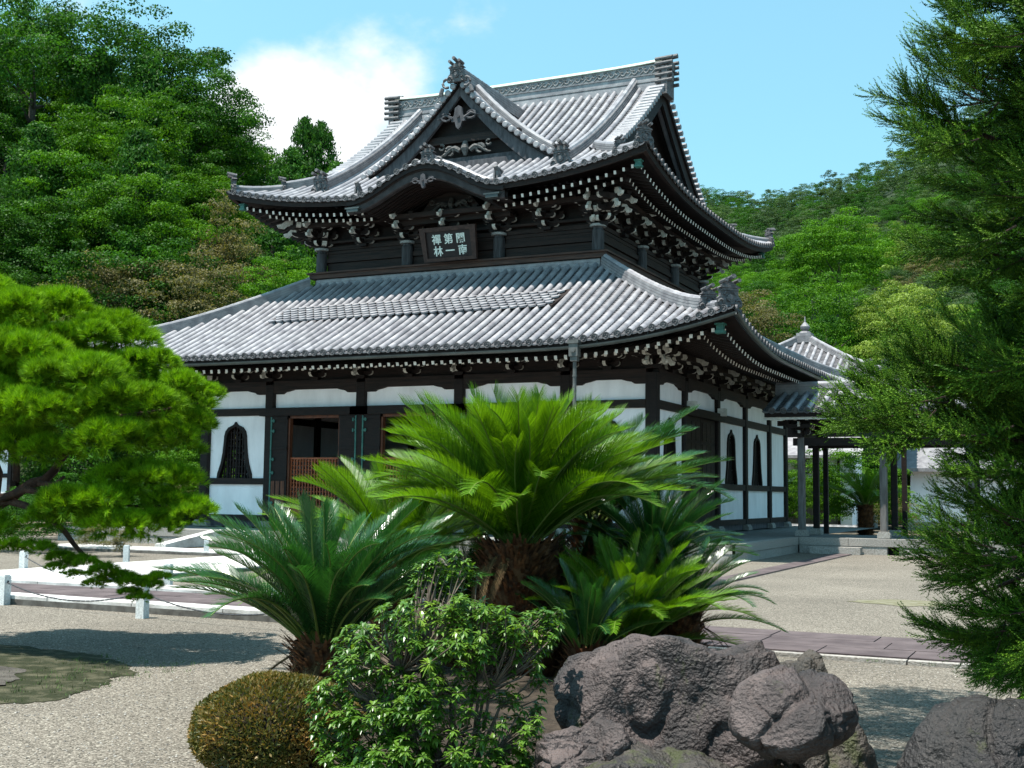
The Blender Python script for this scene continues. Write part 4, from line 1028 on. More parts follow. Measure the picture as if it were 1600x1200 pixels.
# ---- small hall with a pyramid roof behind
pc = P(1258, 530, d=70); pav = thing('pavilion', 'small pavilion with a pyramid tiled roof and pointed finial behind the hall', 'pavilion', (pc.x, pc.y, 0))
h_ = 5.4; zc = pc.z-.46*h_-.017*h_*h_
m = MB(); m.box(pc.x-3.4, pc.x+3.4, pc.y-3.4, pc.y+3.4, 2.6, zc+.6); m.box(pc.x-3.38, pc.x+3.38, pc.y-3.38, pc.y+3.38, 0, 2.6, 1); part(m, 'wall', [MT['wood'], MT['plaster']], pav)
m = MB(); m.box(pc.x-.3, pc.x+.3, pc.y-.3, pc.y+.3, zc+1, pc.z-.1); pr = part(m, 'pyramid_roof', MT['wood'], pav)
for f in 'FRLB':
    s = Slope(f, pc.x, pc.y, h_, h_, zc, .46, .017, .5, 4, 2.3, 5.3); tiled(s, pr, .42, discs=False)
    soffit(s, pr, MT['wood'], drop=.2, slope=.2, din=2.2)
    if f in 'FB':
        for sg in (-1, 1): hip(s, pr, sg, 5.0, 1.3, .34, .34); hip(s, pr, sg, 1.4, .3, .3, .22); oni(s.p(sg*(s.S-1.2), 1.2, .1), sg*math.pi/4, .5, pr); oni(s.p(sg*(s.S-.25), .25, .05), sg*math.pi/4, .6, pr)
m = MB(); m.box(pc.x-.55, pc.x+.55, pc.y-.55, pc.y+.55, pc.z-.25, pc.z+.15); m.box(pc.x-.42, pc.x+.42, pc.y-.42, pc.y+.42, pc.z+.15, pc.z+.32)
m.lathe([(.36, .32), (.30, .42), (.16, .48), (.26, .60), (.28, .72), (.18, .86), (.06, .98), (.03, 1.3), (0, 1.32)], (pc.x, pc.y, pc.z), 12); part(m, 'finial', MT['ridge'], pav)
# ---- plaster storehouse wall at the far right
a = P(1420, 826, z=.12); m = MB(); yb = a.y; 
m.grid([[(a.x, yb+5, .5), (a.x+.0, yb+5, 3.2)], [(a.x-.05, yb+.25, .5), (a.x+.12, yb+.2, 3.2)], [(a.x, yb, .5), (a.x+.17, yb+.02, 3.2)], [(a.x+9, yb, .5), (a.x+9, yb+.02, 3.2)]], 0, .5)
st = thing('storehouse', 'white plastered storehouse with stone footing seen past the gallery posts at right', 'storehouse', (a.x+4.5, yb+2.5, 0)); part(m, 'wall', MT['plaster'], st)
m = MB(); m.box(a.x-.1, a.x+9, yb-.06, yb+5, 0, .5); part(m, 'footing', MT['granite'], st)
m = MB(); m.add([(a.x-.9, yb-1, 3.3), (a.x+9.5, yb-1, 3.3), (a.x+9.5, yb+2.5, 4.9), (a.x-.9, yb+2.5, 4.9), (a.x+9.5, yb+6, 3.3), (a.x-.9, yb+6, 3.3)], [(0, 1, 2, 3), (3, 2, 4, 5)]); m.box(a.x-.9, a.x+9.5, yb-1.02, yb-.9, 3.14, 3.32); part(m, 'roof', MT['ridge'], st)
# ---- little white outbuilding, ladder, low wall behind the gallery
b = P(1300, 790, d=58); ob_ = thing('outbuilding', 'little white and timber outbuilding behind the stepladder', 'building', (b.x, b.y, 0))
pA, pB = P(1282, 790, d=60), P(1332, 790, d=60); zt = P(1300, 728, d=60).z; zm = P(1300, 757, d=60).z
X0, X1, yy = pA.x-2.2, pB.x+.1, pA.y
m = MB(); m.box(X0, X1, yy, yy+3, .4, zt+.6); part(m, 'wall', MT['plaster'], ob_)
m = MB(); m.box(X0+.01, X1-.7, yy-.06, yy-.005, .42, zm); part(m, 'board_wainscot', GREYP, ob_)
m = MB(); m.box(X1-.68, X1-.56, yy-.08, yy-.004, .4, zt+.5); part(m, 'post', MT['wood'], ob_)
m = MB(); m.add([(X0-1, yy-1, zt+.5), (X1+.6, yy-1, zt+.5), (X1+.6, yy+1.6, zt+1.5), (X0-1, yy+1.6, zt+1.5)], [(0, 1, 2, 3)]); m.box(X0-1, X1+.6, yy-1, yy-.9, zt+.36, zt+.49); part(m, 'roof', MT['ridge'], ob_)
ALU = mat('aluminium', (.5, .52, .55), (.62, .63, .65), rough=.35, spec=.6)
la = P(1303, 812, z=.15); la.z = .05; lad = thing('stepladder', 'tall aluminium orchard stepladder standing on the grass behind the gallery', 'ladder', la)
def lp(name, fn): 
    m = MB(); fn(m); m.v = [tuple(Rz(.3) @ Vector(q)) for q in m.v]; return link(name, m.mesh(name, ALU), lad)
for sg in (-1, 1): lp('rail', lambda m: m.bar((sg*.62, 0, 0), (sg*.14, .45, 2.5), .05, .07))
lp('prop', lambda m: m.bar((0, 1.3, 0), (0, .47, 2.5), .05, .05))
for k in range(8): lp('step', lambda m: m.box(-.6+.06*k, .6-.06*k, .05*k, .05*k+.08, .25+.28*k, .29+.28*k))
# ================================================================ paths, lawn, bollards
def slabs(name, x0, x1, y0, y1, sx, sy, z, mt, grout, jig=.01, kind='structure', h=.03):
    m = MB(); m.box(x0, x1, y0, y1, -.02, z+.004); o = m.build(name, grout); tag(o, kind=kind); k = 0
    variants = []
    ny = max(1, round((y1-y0)/sy)); y = y0
    for j in range(ny):
        w_ = (y1-y0)/ny; x = x0-(random.random()*sx*.6 if j % 2 else 0)
        while x < x1-.05:
            l = sx*random.uniform(.75, 1.25); a, b = max(x, x0)+.008, min(x+l, x1)-.008; x += l
            if b-a < .08: continue
            t = random.uniform(-.003, .003); q = MB(); q.box(a, b, y+.008, y+w_-.008, z+.004, z+h+t); q.build('paving_slab', mt, o); k += 1
        y += w_
    return o
PURP = mat('purple_grey_slab', (.085, .062, .064), (.165, .128, .128), rough=.8, scale=2.2, bump=.5, bscale=20, coord='World', detail=8)
WHT = mat('white_granite_slab', (.34, .32, .30), (.78, .76, .73), k=.85, rough=.75, scale=1.6, bump=.3, bscale=20, coord='World', detail=8)
GRT = mat('path_joint', (.10, .09, .08), (.2, .19, .17), rough=.9, coord='World')
slabs('stone_path', -9.0, 4.0, 13.35, 15.25, 1.15, .64, .03, PURP, GRT)
slabs('stone_path', -20.5, -9.05, 13.65, 15.5, 1.3, .6, .05, PURP, GRT)
slabs('stone_path', -19.5, -16.2, 15.6, 30.3, .9, .9, .06, WHT, GRT)
slabs('stone_path', -20.5, -9.05, 15.52, 16.15, 1.5, .62, .07, WHT, GRT, h=.05)
slabs('stone_path', -20.5, -9.05, 13.2, 13.62, 1.4, .42, .08, WHT, GRT, h=.05)
slabs('stone_path', -27.2, -19.6, 25.6, 27.0, 1.1, .65, .07, WHT, GRT)
m = MB(); k = 0; y = 16.0
sp_ = MB(); sp_.box(-7.02, -6.48, 15.3, 37.7, -.02, .006); so_ = sp_.build('narrow_stone_path', GRT); tag(so_, kind='structure'); y = 15.35
while y < 37.6:
    l = random.uniform(.9, 1.4); q = MB(); q.box(-7.0, -6.5, y+.008, min(37.7, y+l-.008), .008, .03); q.build('paving_slab', PURP, so_); y += l
# light kerb line on the near edge of the purple path
m = MB(); x = -9
while x < 4: l = random.uniform(.8, 1.3); m.box(x+.01, x+l-.01, 13.20, 13.33, 0, .045); x += l
o = m.build('path_edging', MT['granite']); tag(o, kind='structure')
# steps with a slanting cheek stone at the front of the hall
m = MB(); a = P(333, 824, z=.48); c = P(303, 846, z=0.02)
m.prism([(30.38-2.6, 0.02), (30.38, 0.02), (30.38, .5), (30.38-.1, .5), (30.38-2.6, .14)], -.2, .2, T(-24.4, 0, 0) @ Matrix(((0, 1, 0, 0), (1, 0, 0, 0), (0, 0, 1, 0), (0, 0, 0, 1))), 0)
o = m.build('cheek_stone', WHT); tag(o, 'long pale slanting cheek stone of the front steps left of the sago palm', 'stone')
m = MB(); st_ = thing('front_steps', 'two broad stone steps in front of the hall platform', 'steps', (-21, 29.9, 0))
for k in range(2): m = MB(); m.box(-24.1, -15, 30.38-.4*(2-k), 30.37, .0 if k == 0 else .163, .16+.16*k); part(m, 'step_stone', MT['granite'], st_)
# bollards and chains
BOL = mat('bollard_granite', k=.9, c1=(.50, .51, .50), c2=(.74, .76, .75), rough=.7, scale=40, bump=.3, coord='World')
CHN = mat('dark_chain', (.05, .05, .055), rough=.5, spec=.5)
bl = [P(6, 945, z=0), P(222, 966, z=0), P(36, 895, z=0), P(262, 921, z=0), P(187, 862, z=0), P(197, 880, z=0), P(322, 868, z=0)]
bx_ = bl[1]-bl[0]; bl.append(bl[1]+bx_); bl.append(bl[0]-bx_)
tips = []
LB = ['grey stone bollard at the left edge of the picture in the front chain row', 'grey stone bollard just below the tip of the drooping pine branch', 'short grey stone bollard behind the white path at far left', 'grey stone bollard touching the left sago palm fronds, on the white path', 'stone bollard beside the clipped bush under the pine', 'stone bollard right behind the pine branch, second from the clipped bush', 'stone bollard half hidden by sago fronds near the front steps', 'stone bollard hidden behind the left sago palm', 'stone bollard outside the left edge in the front row']
for i, q in enumerate(bl):
    if i == 8: continue
    t = thing('bollard', LB[i], 'bollard', (q.x, q.y, 0), 'stone bollards linked by chains')
    hgt = .44 if i < 4 or i > 6 else .42; m = MB(); X = T(q.x, q.y, 0) @ Rz(.1*i)
    m.box(-.062, .062, -.062, .062, 0, hgt-.02, 0, .5, X); m.box(-.05, .05, -.05, .05, hgt-.02, hgt, 0, .5, X); part(m, 'post', BOL, t)
    m = MB(); m.tube([X @ Vector((-.07, 0, hgt-.1)), X @ Vector((.07, 0, hgt-.1))], .016, 8); part(m, 'ring', CHN, t)
for n_, (i, j) in enumerate(((0, 1), (1, 7), (2, 3), (4, 5))):
    p, q = Vector(bl[i]), Vector(bl[j]); p.z = q.z = .34; m = MB(); ln = (q-p).length; nn = int(ln/.05)
    for k in range(nn):
        a = p.lerp(q, k/nn); b = p.lerp(q, (k+1)/nn); s1, s2 = k/nn, (k+1)/nn; a.z -= .9*.28*4*s1*(1-s1)*ln/4; b.z -= .9*.28*4*s2*(1-s2)*ln/4
        a.z = max(a.z, .03); b.z = max(b.z, .03); m.tube([a, b+(b-a)*.25], .011 if k % 2 else .008, 5)
    o = m.build('chain', CHN); tag(o, ['sagging chain between the left edge bollard and the one under the pine tip', 'sagging chain running from the pine tip bollard behind the sago palm', 'chain along the far side of the white path at left', 'short chain between the two bollards by the clipped bush'][n_], 'chain', 'chains between the stone bollards')
# lawn and soil beyond the gallery, moss patch
def patch(name, pts, mt, z=.004, n=1, label=None, cat=None, bumpy=0):
    m = MB(); P_ = [Vector((p[0], p[1], z)) for p in pts]; c = sum(P_, Vector())/len(P_); c.z = z+bumpy; R = []
    out_ = []
    for i, p in enumerate(P_):
        q = P_[(i+1) % len(P_)]
        for k in range(14): w_ = p.lerp(q, k/14); d_ = (w_-c).normalized(); out_.append(w_+d_*(.16*noise.noise(w_*3.1)+.07*noise.noise(w_*14)))
    m.add([c]+out_, [(0, i+1, (i+1) % len(out_)+1) for i in range(len(out_))]); o = m.build(name, mt)
    return tag(o, kind='structure')
LAWN = mat('lawn_grass', (.05, .10, .015), (.10, .19, .03), rough=.9, scale=4, bump=1, bscale=90, coord='World')
SOIL = mat('bare_soil', (.13, .10, .07), (.24, .20, .145), rough=.95, scale=2, bump=1, bscale=30, coord='World')
MOSS = mat('olive_moss', (.028, .034, .008), (.13, .12, .07), rough=.95, scale=5, bump=1.5, bscale=60, coord='World', detail=12, lo=.46, hi=.66)
m = MB(); m.box(-14, 14, 46.5, 52.5, -.01, .05); o = m.build('lawn', LAWN); tag(o, kind='structure')
m = MB(); m.box(-40, 40, 52.6, 120, -.01, .03); o = m.build('garden_soil', SOIL); tag(o, kind='structure')
m = MB(); m.box(-90, -31.5, 33, 120, -.01, .03); o = m.build('garden_soil', SOIL); tag(o, kind='structure')
patch('moss_bed', [(-7.9, 6.9), (-7.55, 7.5), (-7.75, 8.0), (-8.05, 8.8), (-8.7, 9.4), (-9.5, 9.75), (-10.9, 9.8), (-13.5, 9.9), (-13.5, 7.0)], MOSS, .005, bumpy=.05)
patch('soil_bed', [(-8.6, 7.0), (-8.4, 7.7), (-8.9, 8.4), (-9.6, 8.8), (-11, 9.0), (-12.5, 9), (-12.5, 7)], mat('grey_bed_soil', (.06, .052, .045), (.15, .135, .115), rough=.95, scale=6, bump=1.5, bscale=50, coord='World', detail=12), .035, bumpy=.05)
q1 = P(1410, 943, z=0); patch('moss_spot', [(q1.x-.9, q1.y-.1), (q1.x-.3, q1.y+.7), (q1.x+.6, q1.y+.6), (q1.x+.8, q1.y-.2), (q1.x+.1, q1.y-.6)], mat('thin_moss', (.17, .16, .08), (.30, .28, .20), rough=.95, scale=5, bump=1, bscale=60, coord='World', detail=8), .006)
# white wall far left
a = P(14, 750, d=46); m = MB(); m.box(a.x-9, a.x, a.y, a.y+.3, 0, 3.4); wl = thing('garden_wall', 'white plastered wall seen through the pine at the far left edge', 'wall', (a.x-4.5, a.y, 0)); part(m, 'plaster_panel', MT['plaster'], wl)
for z in (.9, 2.1): m = MB(); m.box(a.x-9, a.x+.1, a.y-.06, a.y-.01, z, z+.16); part(m, 'rail', MT['wood'], wl)
m = MB(); m.box(a.x-.02, a.x+.16, a.y-.08, a.y+.3, 0, 3.4); part(m, 'post', MT['wood'], wl)
m = MB(); m.box(a.x-9, a.x+.4, a.y-.5, a.y+.8, 3.4, 3.6); part(m, 'coping', MT['ridge'], wl)

GRS = leafmat_simple = mat('weed_blades', (.04, .10, .012), (.10, .18, .03), rough=.7, scale=8, coord='World')
m = MB(); r_ = random.Random(2)
for i in range(260):
    if i % 3: x, y = r_.uniform(-9.2, -7.6), r_.uniform(7.0, 9.6)
    else: x, y = r_.uniform(-6, 1), r_.choice([13.2, 15.3])+r_.uniform(-.05, .05)
    for k in range(5):
        a = r_.uniform(0, 6.28); h = r_.uniform(.015, .05); q = Vector((x+r_.gauss(0, .02), y+r_.gauss(0, .02), .02)); s_ = Vector((math.cos(a), math.sin(a), 0))*.003; m.add([q-s_, q+s_, q+Vector((r_.gauss(0, .015), r_.gauss(0, .015), h))], [(0, 1, 2)])
o = m.build('weeds', GRS); tag(o, 'tiny weeds along the moss bed and the purple path', 'weeds', kind='stuff')
# ================================================================ foliage helpers
def leafmat(name, c1, c2, tr=.35, rough=.5, spec=.35, c3=None, tcol=(1.25, 1.35, .5), rnd=.35, scale=.6):
    spec = spec if scale > .7 else .08
    return mat(name, c1, c2, rough=rough, scale=scale, rnd=rnd, trans=tr, spec=spec, tcol=tcol, coord='World', c3=c3, k=.80)
rng = np.random.default_rng(11)
def unit(a): return a/np.maximum(1e-9, np.linalg.norm(a, axis=-1, keepdims=True))
def leaves(C, Nrm, ln, wd, tilt=.6, seed=0, up=None):
    """pointed four-sided leaves at C, facing about Nrm"""
    n = len(C); r = rng.normal(size=(n, 3)); nn = unit(Nrm+r*tilt); t = unit(np.cross(nn, rng.normal(size=(n, 3)))); b = np.cross(nn, t)
    if up is not None: t = unit(t+up); b = unit(np.cross(nn, t))
    l = ln*rng.uniform(.7, 1.25, (n, 1)); w_ = wd*rng.uniform(.7, 1.25, (n, 1))
    V = np.stack([C-t*l*.5, C+b*w_*.5, C+t*l*.5, C-b*w_*.5], 1).reshape(-1, 3); F = np.arange(4*n).reshape(n, 4); return V, F
def broad_crown(seed, mt, R=1.0, H=1.0, clumps=46, per=110, leaf=.036, gap=.0, layered=False, sq=.55):
    """crown of about unit radius and height 0..2: leaf clumps set round a hollow middle"""
    global rng; rng = np.random.default_rng(seed); C = []; Nn = []; A = []
    for i in range(clumps):
        th = rng.uniform(0, 2*math.pi); u = rng.uniform(-.55, 1)**1 ; ph = math.asin(max(-1, min(1, u)))
        rad = rng.uniform(.55, 1.0)*(1+.16*math.sin(3*th+seed)+.12*math.sin(5*ph+2*th+seed*2)); c = np.array([math.cos(th)*math.cos(ph)*R*rad, math.sin(th)*math.cos(ph)*R*rad, 1+math.sin(ph)*H*rad])
        c += rng.normal(size=3)*.06; rc = rng.uniform(.10, .26)
        n = int(2.6*per*(rc/.22)**2*(.036/leaf)**1.2); d = unit(rng.normal(size=(n, 3))+np.array([0, 0, .75])); rr = rc*rng.uniform(.45, 1.05, (n, 1))**.8
        p = c+d*rr*np.array([1.15, 1.15, sq if not layered else .46]); C.append(p); Nn.append(d+np.array([0, 0, .35])); A.append(np.clip(rng.uniform(.0, 1)*.5+rng.uniform(0, 1, n)*.5, 0, 1))
    C = np.concatenate(C); Nn = np.concatenate(Nn); A = np.concatenate(A)
    V, F = leaves(C, Nn, leaf, leaf*.75, .55); return npmesh('crown', V, F, mt, a=A)
def conifer_crown(seed, mt, clumps=230, per=60, leaf=.05, w=.38):
    """conical crown, height 0..2, drooping sprays"""
    global rng; rng = np.random.default_rng(seed); C = []; Nn = []; A = []
    for i in range(clumps):
        z = rng.uniform(0, 1)**1.1; r = w*(1-z)**.75*rng.uniform(.7, 1.08)+.03; th = rng.uniform(0, 2*math.pi)
        c = np.array([math.cos(th)*r, math.sin(th)*r, .12+1.88*z]); rc = .05+.12*(1-z)**.6; n = int(per*(.5+rc*5)); d = unit(rng.normal(size=(n, 3))+np.array([0, 0, .5]))
        C.append(c+d*rc*rng.uniform(.3, 1.1, (n, 1))*np.array([1.1, 1.1, 1.0])); Nn.append(d); A.append(np.clip(rng.uniform(0, .5)+rng.uniform(0, .5, n), 0, 1))
    C = np.concatenate(C); Nn = np.concatenate(Nn); A = np.concatenate(A); V, F = leaves(C, Nn, leaf, leaf*.35, .7, up=np.array([0, 0, 1.2])); return npmesh('crown', V, F, mt, a=A)
BARK = mat('tree_bark', (.05, .038, .03), (.14, .11, .09), rough=.9, scale=5, bump=1, bscale=25, stretch=(3, 3, .6))
def trunk_mesh(seed, conifer=False):
    r_ = random.Random(seed); m = MB(); m.tube([(0, 0, -1.5), (.02, 0, -.6), (.03, .02, .2), (0, 0, 1.0), (0, 0, 1.75 if conifer else 1.3)], [.085, .065, .055, .035, .008], 7)
    for i in range(4 if conifer else 9):
        t = r_.uniform(0, 6.28); z = r_.uniform(.15, .8); l = r_.uniform(.4, .8); m.tube([(0, 0, z), (math.cos(t)*l*.5, math.sin(t)*l*.5, z+l*.28), (math.cos(t)*l, math.sin(t)*l, z+l*.6)], [.028, .016, .006], 5)
    return m.mesh('trunk', BARK)
TRK = [trunk_mesh(i) for i in range(3)]; TRC = trunk_mesh(9, True)
LM = dict(
    deep=leafmat('deep_green_leaves', (.010, .042, .008), (.028, .090, .012), c3=(.045, .13, .012)),
    bright=leafmat('fresh_green_leaves', (.025, .105, .006), (.055, .175, .008), c3=(.10, .22, .012)),
    olive=leafmat('olive_brown_leaves', (.06, .075, .025), (.14, .14, .055), c3=(.19, .16, .075)),
    cedar=leafmat('cedar_green_needles', (.014, .060, .012), (.035, .115, .018), c3=(.055, .15, .02)),
    pale=leafmat('pale_yellow_green_leaves', (.09, .16, .02), (.17, .25, .035), c3=(.22, .30, .06)),
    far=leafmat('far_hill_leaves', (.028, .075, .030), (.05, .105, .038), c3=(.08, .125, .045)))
CR = dict(deep=[broad_crown(1, LM['deep'], clumps=95, per=100), broad_crown(2, LM['deep'], clumps=88, per=100), broad_crown(3, LM['deep'], clumps=100, per=95)],
    bright=[broad_crown(4, LM['bright'], layered=True, clumps=110, per=95), broad_crown(5, LM['bright'], layered=True, clumps=100, per=95)],
    olive=[broad_crown(6, LM['olive'], clumps=90, per=80), broad_crown(7, LM['olive'], clumps=90, per=80)],
    pale=[broad_crown(8, LM['pale'], layered=True, clumps=95), broad_crown(9, LM['pale'], layered=True, clumps=90)],
    far=[broad_crown(10, LM['far'], clumps=80, per=80, leaf=.045), broad_crown(12, LM['far'], clumps=80, per=80, leaf=.045)],
    cedar=[conifer_crown(13, LM['cedar']), conifer_crown(14, LM['cedar'], w=.42)])
# ---- hills
SKY_X = [-1600, -600, -150, 0, 100, 200, 250, 300, 340, 400, 470, 545, 640, 800, 950, 1070, 1200, 1270, 1350, 1420, 1500, 1600, 2200, 3200]
SKY_Y = [120, -40, -60, -60, -10, 15, 30, 70, 130, 190, 200, 290, 360, 420, 380, 296, 300, 290, 268, 242, 190, 130, -40, 60]
D0X = [-1600, 300, 600, 900, 1100, 1700, 3200]; D0Y = [62, 62, 66, 70, 78, 78, 75]
D1X = [-1600, 300, 600, 900, 1070, 1250, 1400, 1700, 3200]; D1Y = [100, 105, 125, 300, 620, 600, 470, 360, 260]
def hpx(x, y):
    v = Vector((x, y, 0)); f = Vector((fwd.x, fwd.y, 0)).normalized(); r = Vector((f.y, -f.x, 0)); dd = max(1, v.dot(f)); return 800+FPX*v.dot(r)/dd, dd
def hill(x, y):
    px, dd = hpx(x, y); d0 = np.interp(px, D0X, D0Y); d1 = np.interp(px, D1X, D1Y)
    if dd <= d0: return -.5
    top = (np.interp(px, np.array(SKY_X), np.array([772-v for v in SKY_Y]))-22)*d1/FPX+EYE-7.5*(1 if px > 900 else 1.25)+(10 if px > 1000 else 0)
    t = min(1.4, (dd-d0)/(d1-d0)); n = noise.noise(Vector((x*.03, y*.03, 0)))*2.2*min(1, t*3)
    return -.5+(top+.5)*(min(t, 1)**.85 if px < 800 else min(t, 1)**1.12)-(max(0, t-1)*8)+n
f = Vector((fwd.x, fwd.y, 0)).normalized(); rr_ = Vector((f.y, -f.x, 0))
R = []
for i in range(46):
    row = []
    for j in range(90):
        px = -1600+4800*j/89; d0 = np.interp(px, D0X, D0Y); d1 = np.interp(px, D1X, D1Y); dd = d0+(d1*1.4-d0)*i/45*1.0; v = f*dd+rr_*((px-800)/FPX*dd); row.append(Vector((v.x, v.y, hill(v.x, v.y))))
    R.append(row)
m = MB(); m.grid(R, 0, .5); HG = mat('hillside_undergrowth', (.012, .030, .008), (.035, .06, .014), rough=.95, scale=.5, bump=1, bscale=3, coord='World', detail=8)
o = m.build('hillside', HG, smooth=True); tag(o, kind='structure')
NT = 0
def tree(kind, x, y, z, rad, hgt, label, cat='tree', group=None, rot=None, base=-.1):
    """z = ground; crown of radius rad, total height hgt"""
    global NT; NT += 1
    nm = {'deep': 'broadleaf_tree', 'bright': 'maple_tree', 'olive': 'oak_tree', 'pale': 'pale_tree', 'far': 'hill_tree', 'cedar': 'cedar_tree'}[kind]
    t = thing(nm, label, cat, (x, y, z), group); t.rotation_euler.z = random.uniform(0, 6.28) if rot is None else rot
    if kind == 'cedar':
        sc = hgt/2.0; a = link('trunk', TRC, t); a.scale = (sc, sc, sc); a.location = (0, 0, sc*.2)
        c = link('crown', random.choice(CR['cedar']), t); w_ = rad/.40; c.scale = (w_, w_, sc*.98); c.location = (0, 0, hgt*.04)
    else:
        cz = hgt/2; sc = hgt*.46; c = link('crown', random.choice(CR[kind]), t); c.scale = (rad, rad, sc); c.location = (0, 0, hgt-2*sc)
        a = link('trunk', random.choice(TRK), t); a.scale = (rad*.9, rad*.9, hgt*.36); a.location = (0, 0, hgt-2*sc)
    return t
KN = dict(deep='dark green tree', bright='fresh green maple', olive='olive brown oak tree', pale='pale yellow green tree', far='grey green tree', cedar='dark green conical cedar')
ORD = ['lowest', 'second', 'third', 'fourth', 'fifth', 'sixth', 'seventh', 'eighth', 'ninth', 'tenth', 'eleventh', 'twelfth', 'thirteenth', 'fourteenth', 'fifteenth', 'top']
def treel(k, x, y, z, rad, hgt, px, row, side):
    big = 'large ' if rad > 4.5 else ('small ' if rad < 3.9 and k != 'cedar' else '')
    if side == 'left': bins = ((-200, 'far beyond the left edge'), (0, 'just off the left edge'), (60, 'at the left edge'), (130, 'above the garden pine'), (200, 'under the highest tree tops'), (270, 'right of the highest tree tops'), (340, 'above the left roof slope'), (410, 'near the upper roof tip'), (480, 'behind the upper roof tip'), (9999, 'behind the upper storey'))
    else: bins = ((980, 'behind the hall'), (1080, 'under the upper eave'), (1130, 'by the right upper roof tip'), (1180, 'beyond the right upper roof tip'), (1230, 'left of the pavilion'), (1280, 'above the pavilion'), (1330, 'right of the pavilion'), (1380, 'above the gallery'), (1450, 'beside the big cedar'), (1530, 'behind the big cedar edge'), (1700, 'behind the big cedar'), (9999, 'beyond the right edge'))
    w_ = next(b for a, b in bins if px < a)
    tree(k, x, y, z, rad, hgt, big+KN[k]+' '+w_+', '+ORD[row]+' row up, '+side+' hill', group='trees on the '+side+' hillside')
random.seed(21)
# left hillside
rown = 0
dd = 64
while dd < 112:
    spc = 4.7+.015*dd; px = -420
    while px < 600:
        pj = px+random.uniform(-.35, .35)*spc/dd*FPX; dj = dd+random.uniform(-2, 2); v = f*dj+rr_*((pj-800)/FPX*dj); d1 = np.interp(pj, D1X, D1Y)
        if dj < d1+2:
            z = hill(v.x, v.y); n = noise.noise(Vector((pj*.008, dj*.05, 3.3)))
            if 100 < pj < 400 and dj < 80 and n > -.25: k = 'olive' if random.random() < .4 else 'deep'
            elif pj > 400: k = random.choice(['cedar', 'cedar', 'deep', 'bright'])
            elif dj > 70 and n > .1: k = 'bright'
            else: k = random.choice(['deep', 'deep', 'deep', 'bright', 'cedar'])
            hgt = random.uniform(7, 9.5)*(1.3 if k == 'cedar' else 1); rad = random.uniform(3.5, 4.8) if k != 'cedar' else random.uniform(2.6, 3.3)
            treel(k, v.x, v.y, z, rad, hgt, pj, rown, 'left')
        px += spc/dd*FPX
    dd += 4.6; rown += 1
# the two pointed cedars against the cloud and the tall tree tops on the skyline
for px, py, d_, rad, hg in ((478, 195, 92, 2.6, 14), (503, 200, 92, 2.5, 14), (455, 240, 90, 2.6, 10), (528, 262, 90, 2.6, 11)):
    p = P(px, py, d=d_); tree('cedar', p.x, p.y, p.z-hg, rad, hg, {478: 'left one of the two pointed cedars standing against the cloud', 503: 'right one of the two pointed cedars standing against the cloud', 455: 'lower cedar left of the two pointed cedars', 528: 'cedar just above the left tip of the upper roof'}[px])
for px, py, d_, rad, hg, lb in ((215, 8, 96, 6.5, 14, 'big round dark tree at the very top left of the sky line'), (290, 70, 94, 5.2, 13, 'dark tree on the slope right of the highest tree top'), (340, 150, 92, 4.6, 12, 'dark tree whose branch tips reach right towards the cloud'), (60, -20, 90, 6.5, 14, 'dark tall tree at the upper left corner'), (395, 205, 96, 4.2, 11, 'rounded tree below the left end of the cloud'), (262, 385, 70, 4.4, 10, 'olive brown tree in the middle of the left hill above the roof slope'), (330, 425, 68, 3.6, 8, 'olive brown tree just above the left roof slope'), (185, 395, 70, 3.8, 9, 'olive brown tree left of the larger olive one'), (190, 130, 84, 4.6, 11, 'light green layered tree below the highest tree tops'), (130, 225, 80, 4.6, 11, 'light green layered tree at mid height of the left hill'), (215, 260, 76, 4.4, 10, 'light green layered tree above the olive brown trees'), (420, 395, 72, 3.0, 7, 'light green conifer like tree beside the upper wall corner')):
    p = P(px, py, d=d_); tree('olive' if lb.startswith('olive') else 'bright' if (lb.startswith('light') or px == 395) else 'deep', p.x, p.y, p.z-hg, rad, hg, lb)
# right hillside
ring = [82, 89, 96, 105, 114, 124, 135, 147, 160, 175, 191, 209, 228, 250, 275, 302]
dd = 302*1.09
while dd < 640: ring.append(dd); dd *= 1.055
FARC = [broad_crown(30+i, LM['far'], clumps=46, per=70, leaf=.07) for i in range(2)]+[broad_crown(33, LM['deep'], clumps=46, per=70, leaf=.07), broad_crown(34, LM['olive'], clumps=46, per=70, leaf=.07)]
far_m = [[], [], [], []]; nright = 0
for ri, dd in enumerate(ring):
    spc = 4.8+.0075*dd; px = 905 if dd > 100 else 1000
    while px < 1900:
        pj = px+random.uniform(-.35, .35)*spc/dd*FPX; dj = dd*random.uniform(.97, 1.03); v = f*dj+rr_*((pj-800)/FPX*dj); d1 = np.interp(pj, D1X, D1Y)
        if dj < d1+6:
            z = hill(v.x, v.y); fr_ = (dj-78)/(d1-78); n = noise.noise(Vector((pj*.007, dj*.012, 7.3)))
            if fr_ > .5: k = 'far' if random.random() < .7 else 'deep'
            elif n > .08: k = 'bright' if random.random() < .75 else 'deep'
            elif n < -.3: k = random.choice(['olive', 'pale', 'far'])
            else: k = random.choice(['bright', 'deep', 'far', 'bright', 'deep', 'cedar'])
            hgt = random.uniform(6, 8.2)*(1+dj/1200); rad = random.uniform(3.4, 4.9)*(1+dj/1000)
            if ri < 16 and pj < 1640 or ri < 4: treel(k, v.x, v.y, z, rad, hgt, pj, ri, 'right'); nright += 1
            else: far_m[{'far': random.choice((0, 1)), 'deep': 2, 'olive': 3}.get(k, 2)].append(np.array(T(v.x, v.y, z+hgt*.05) @ Rz(random.uniform(0, 6.28)) @ Matrix.Diagonal((rad, rad, hgt*.48, 1))))
        px += spc/dd*FPX
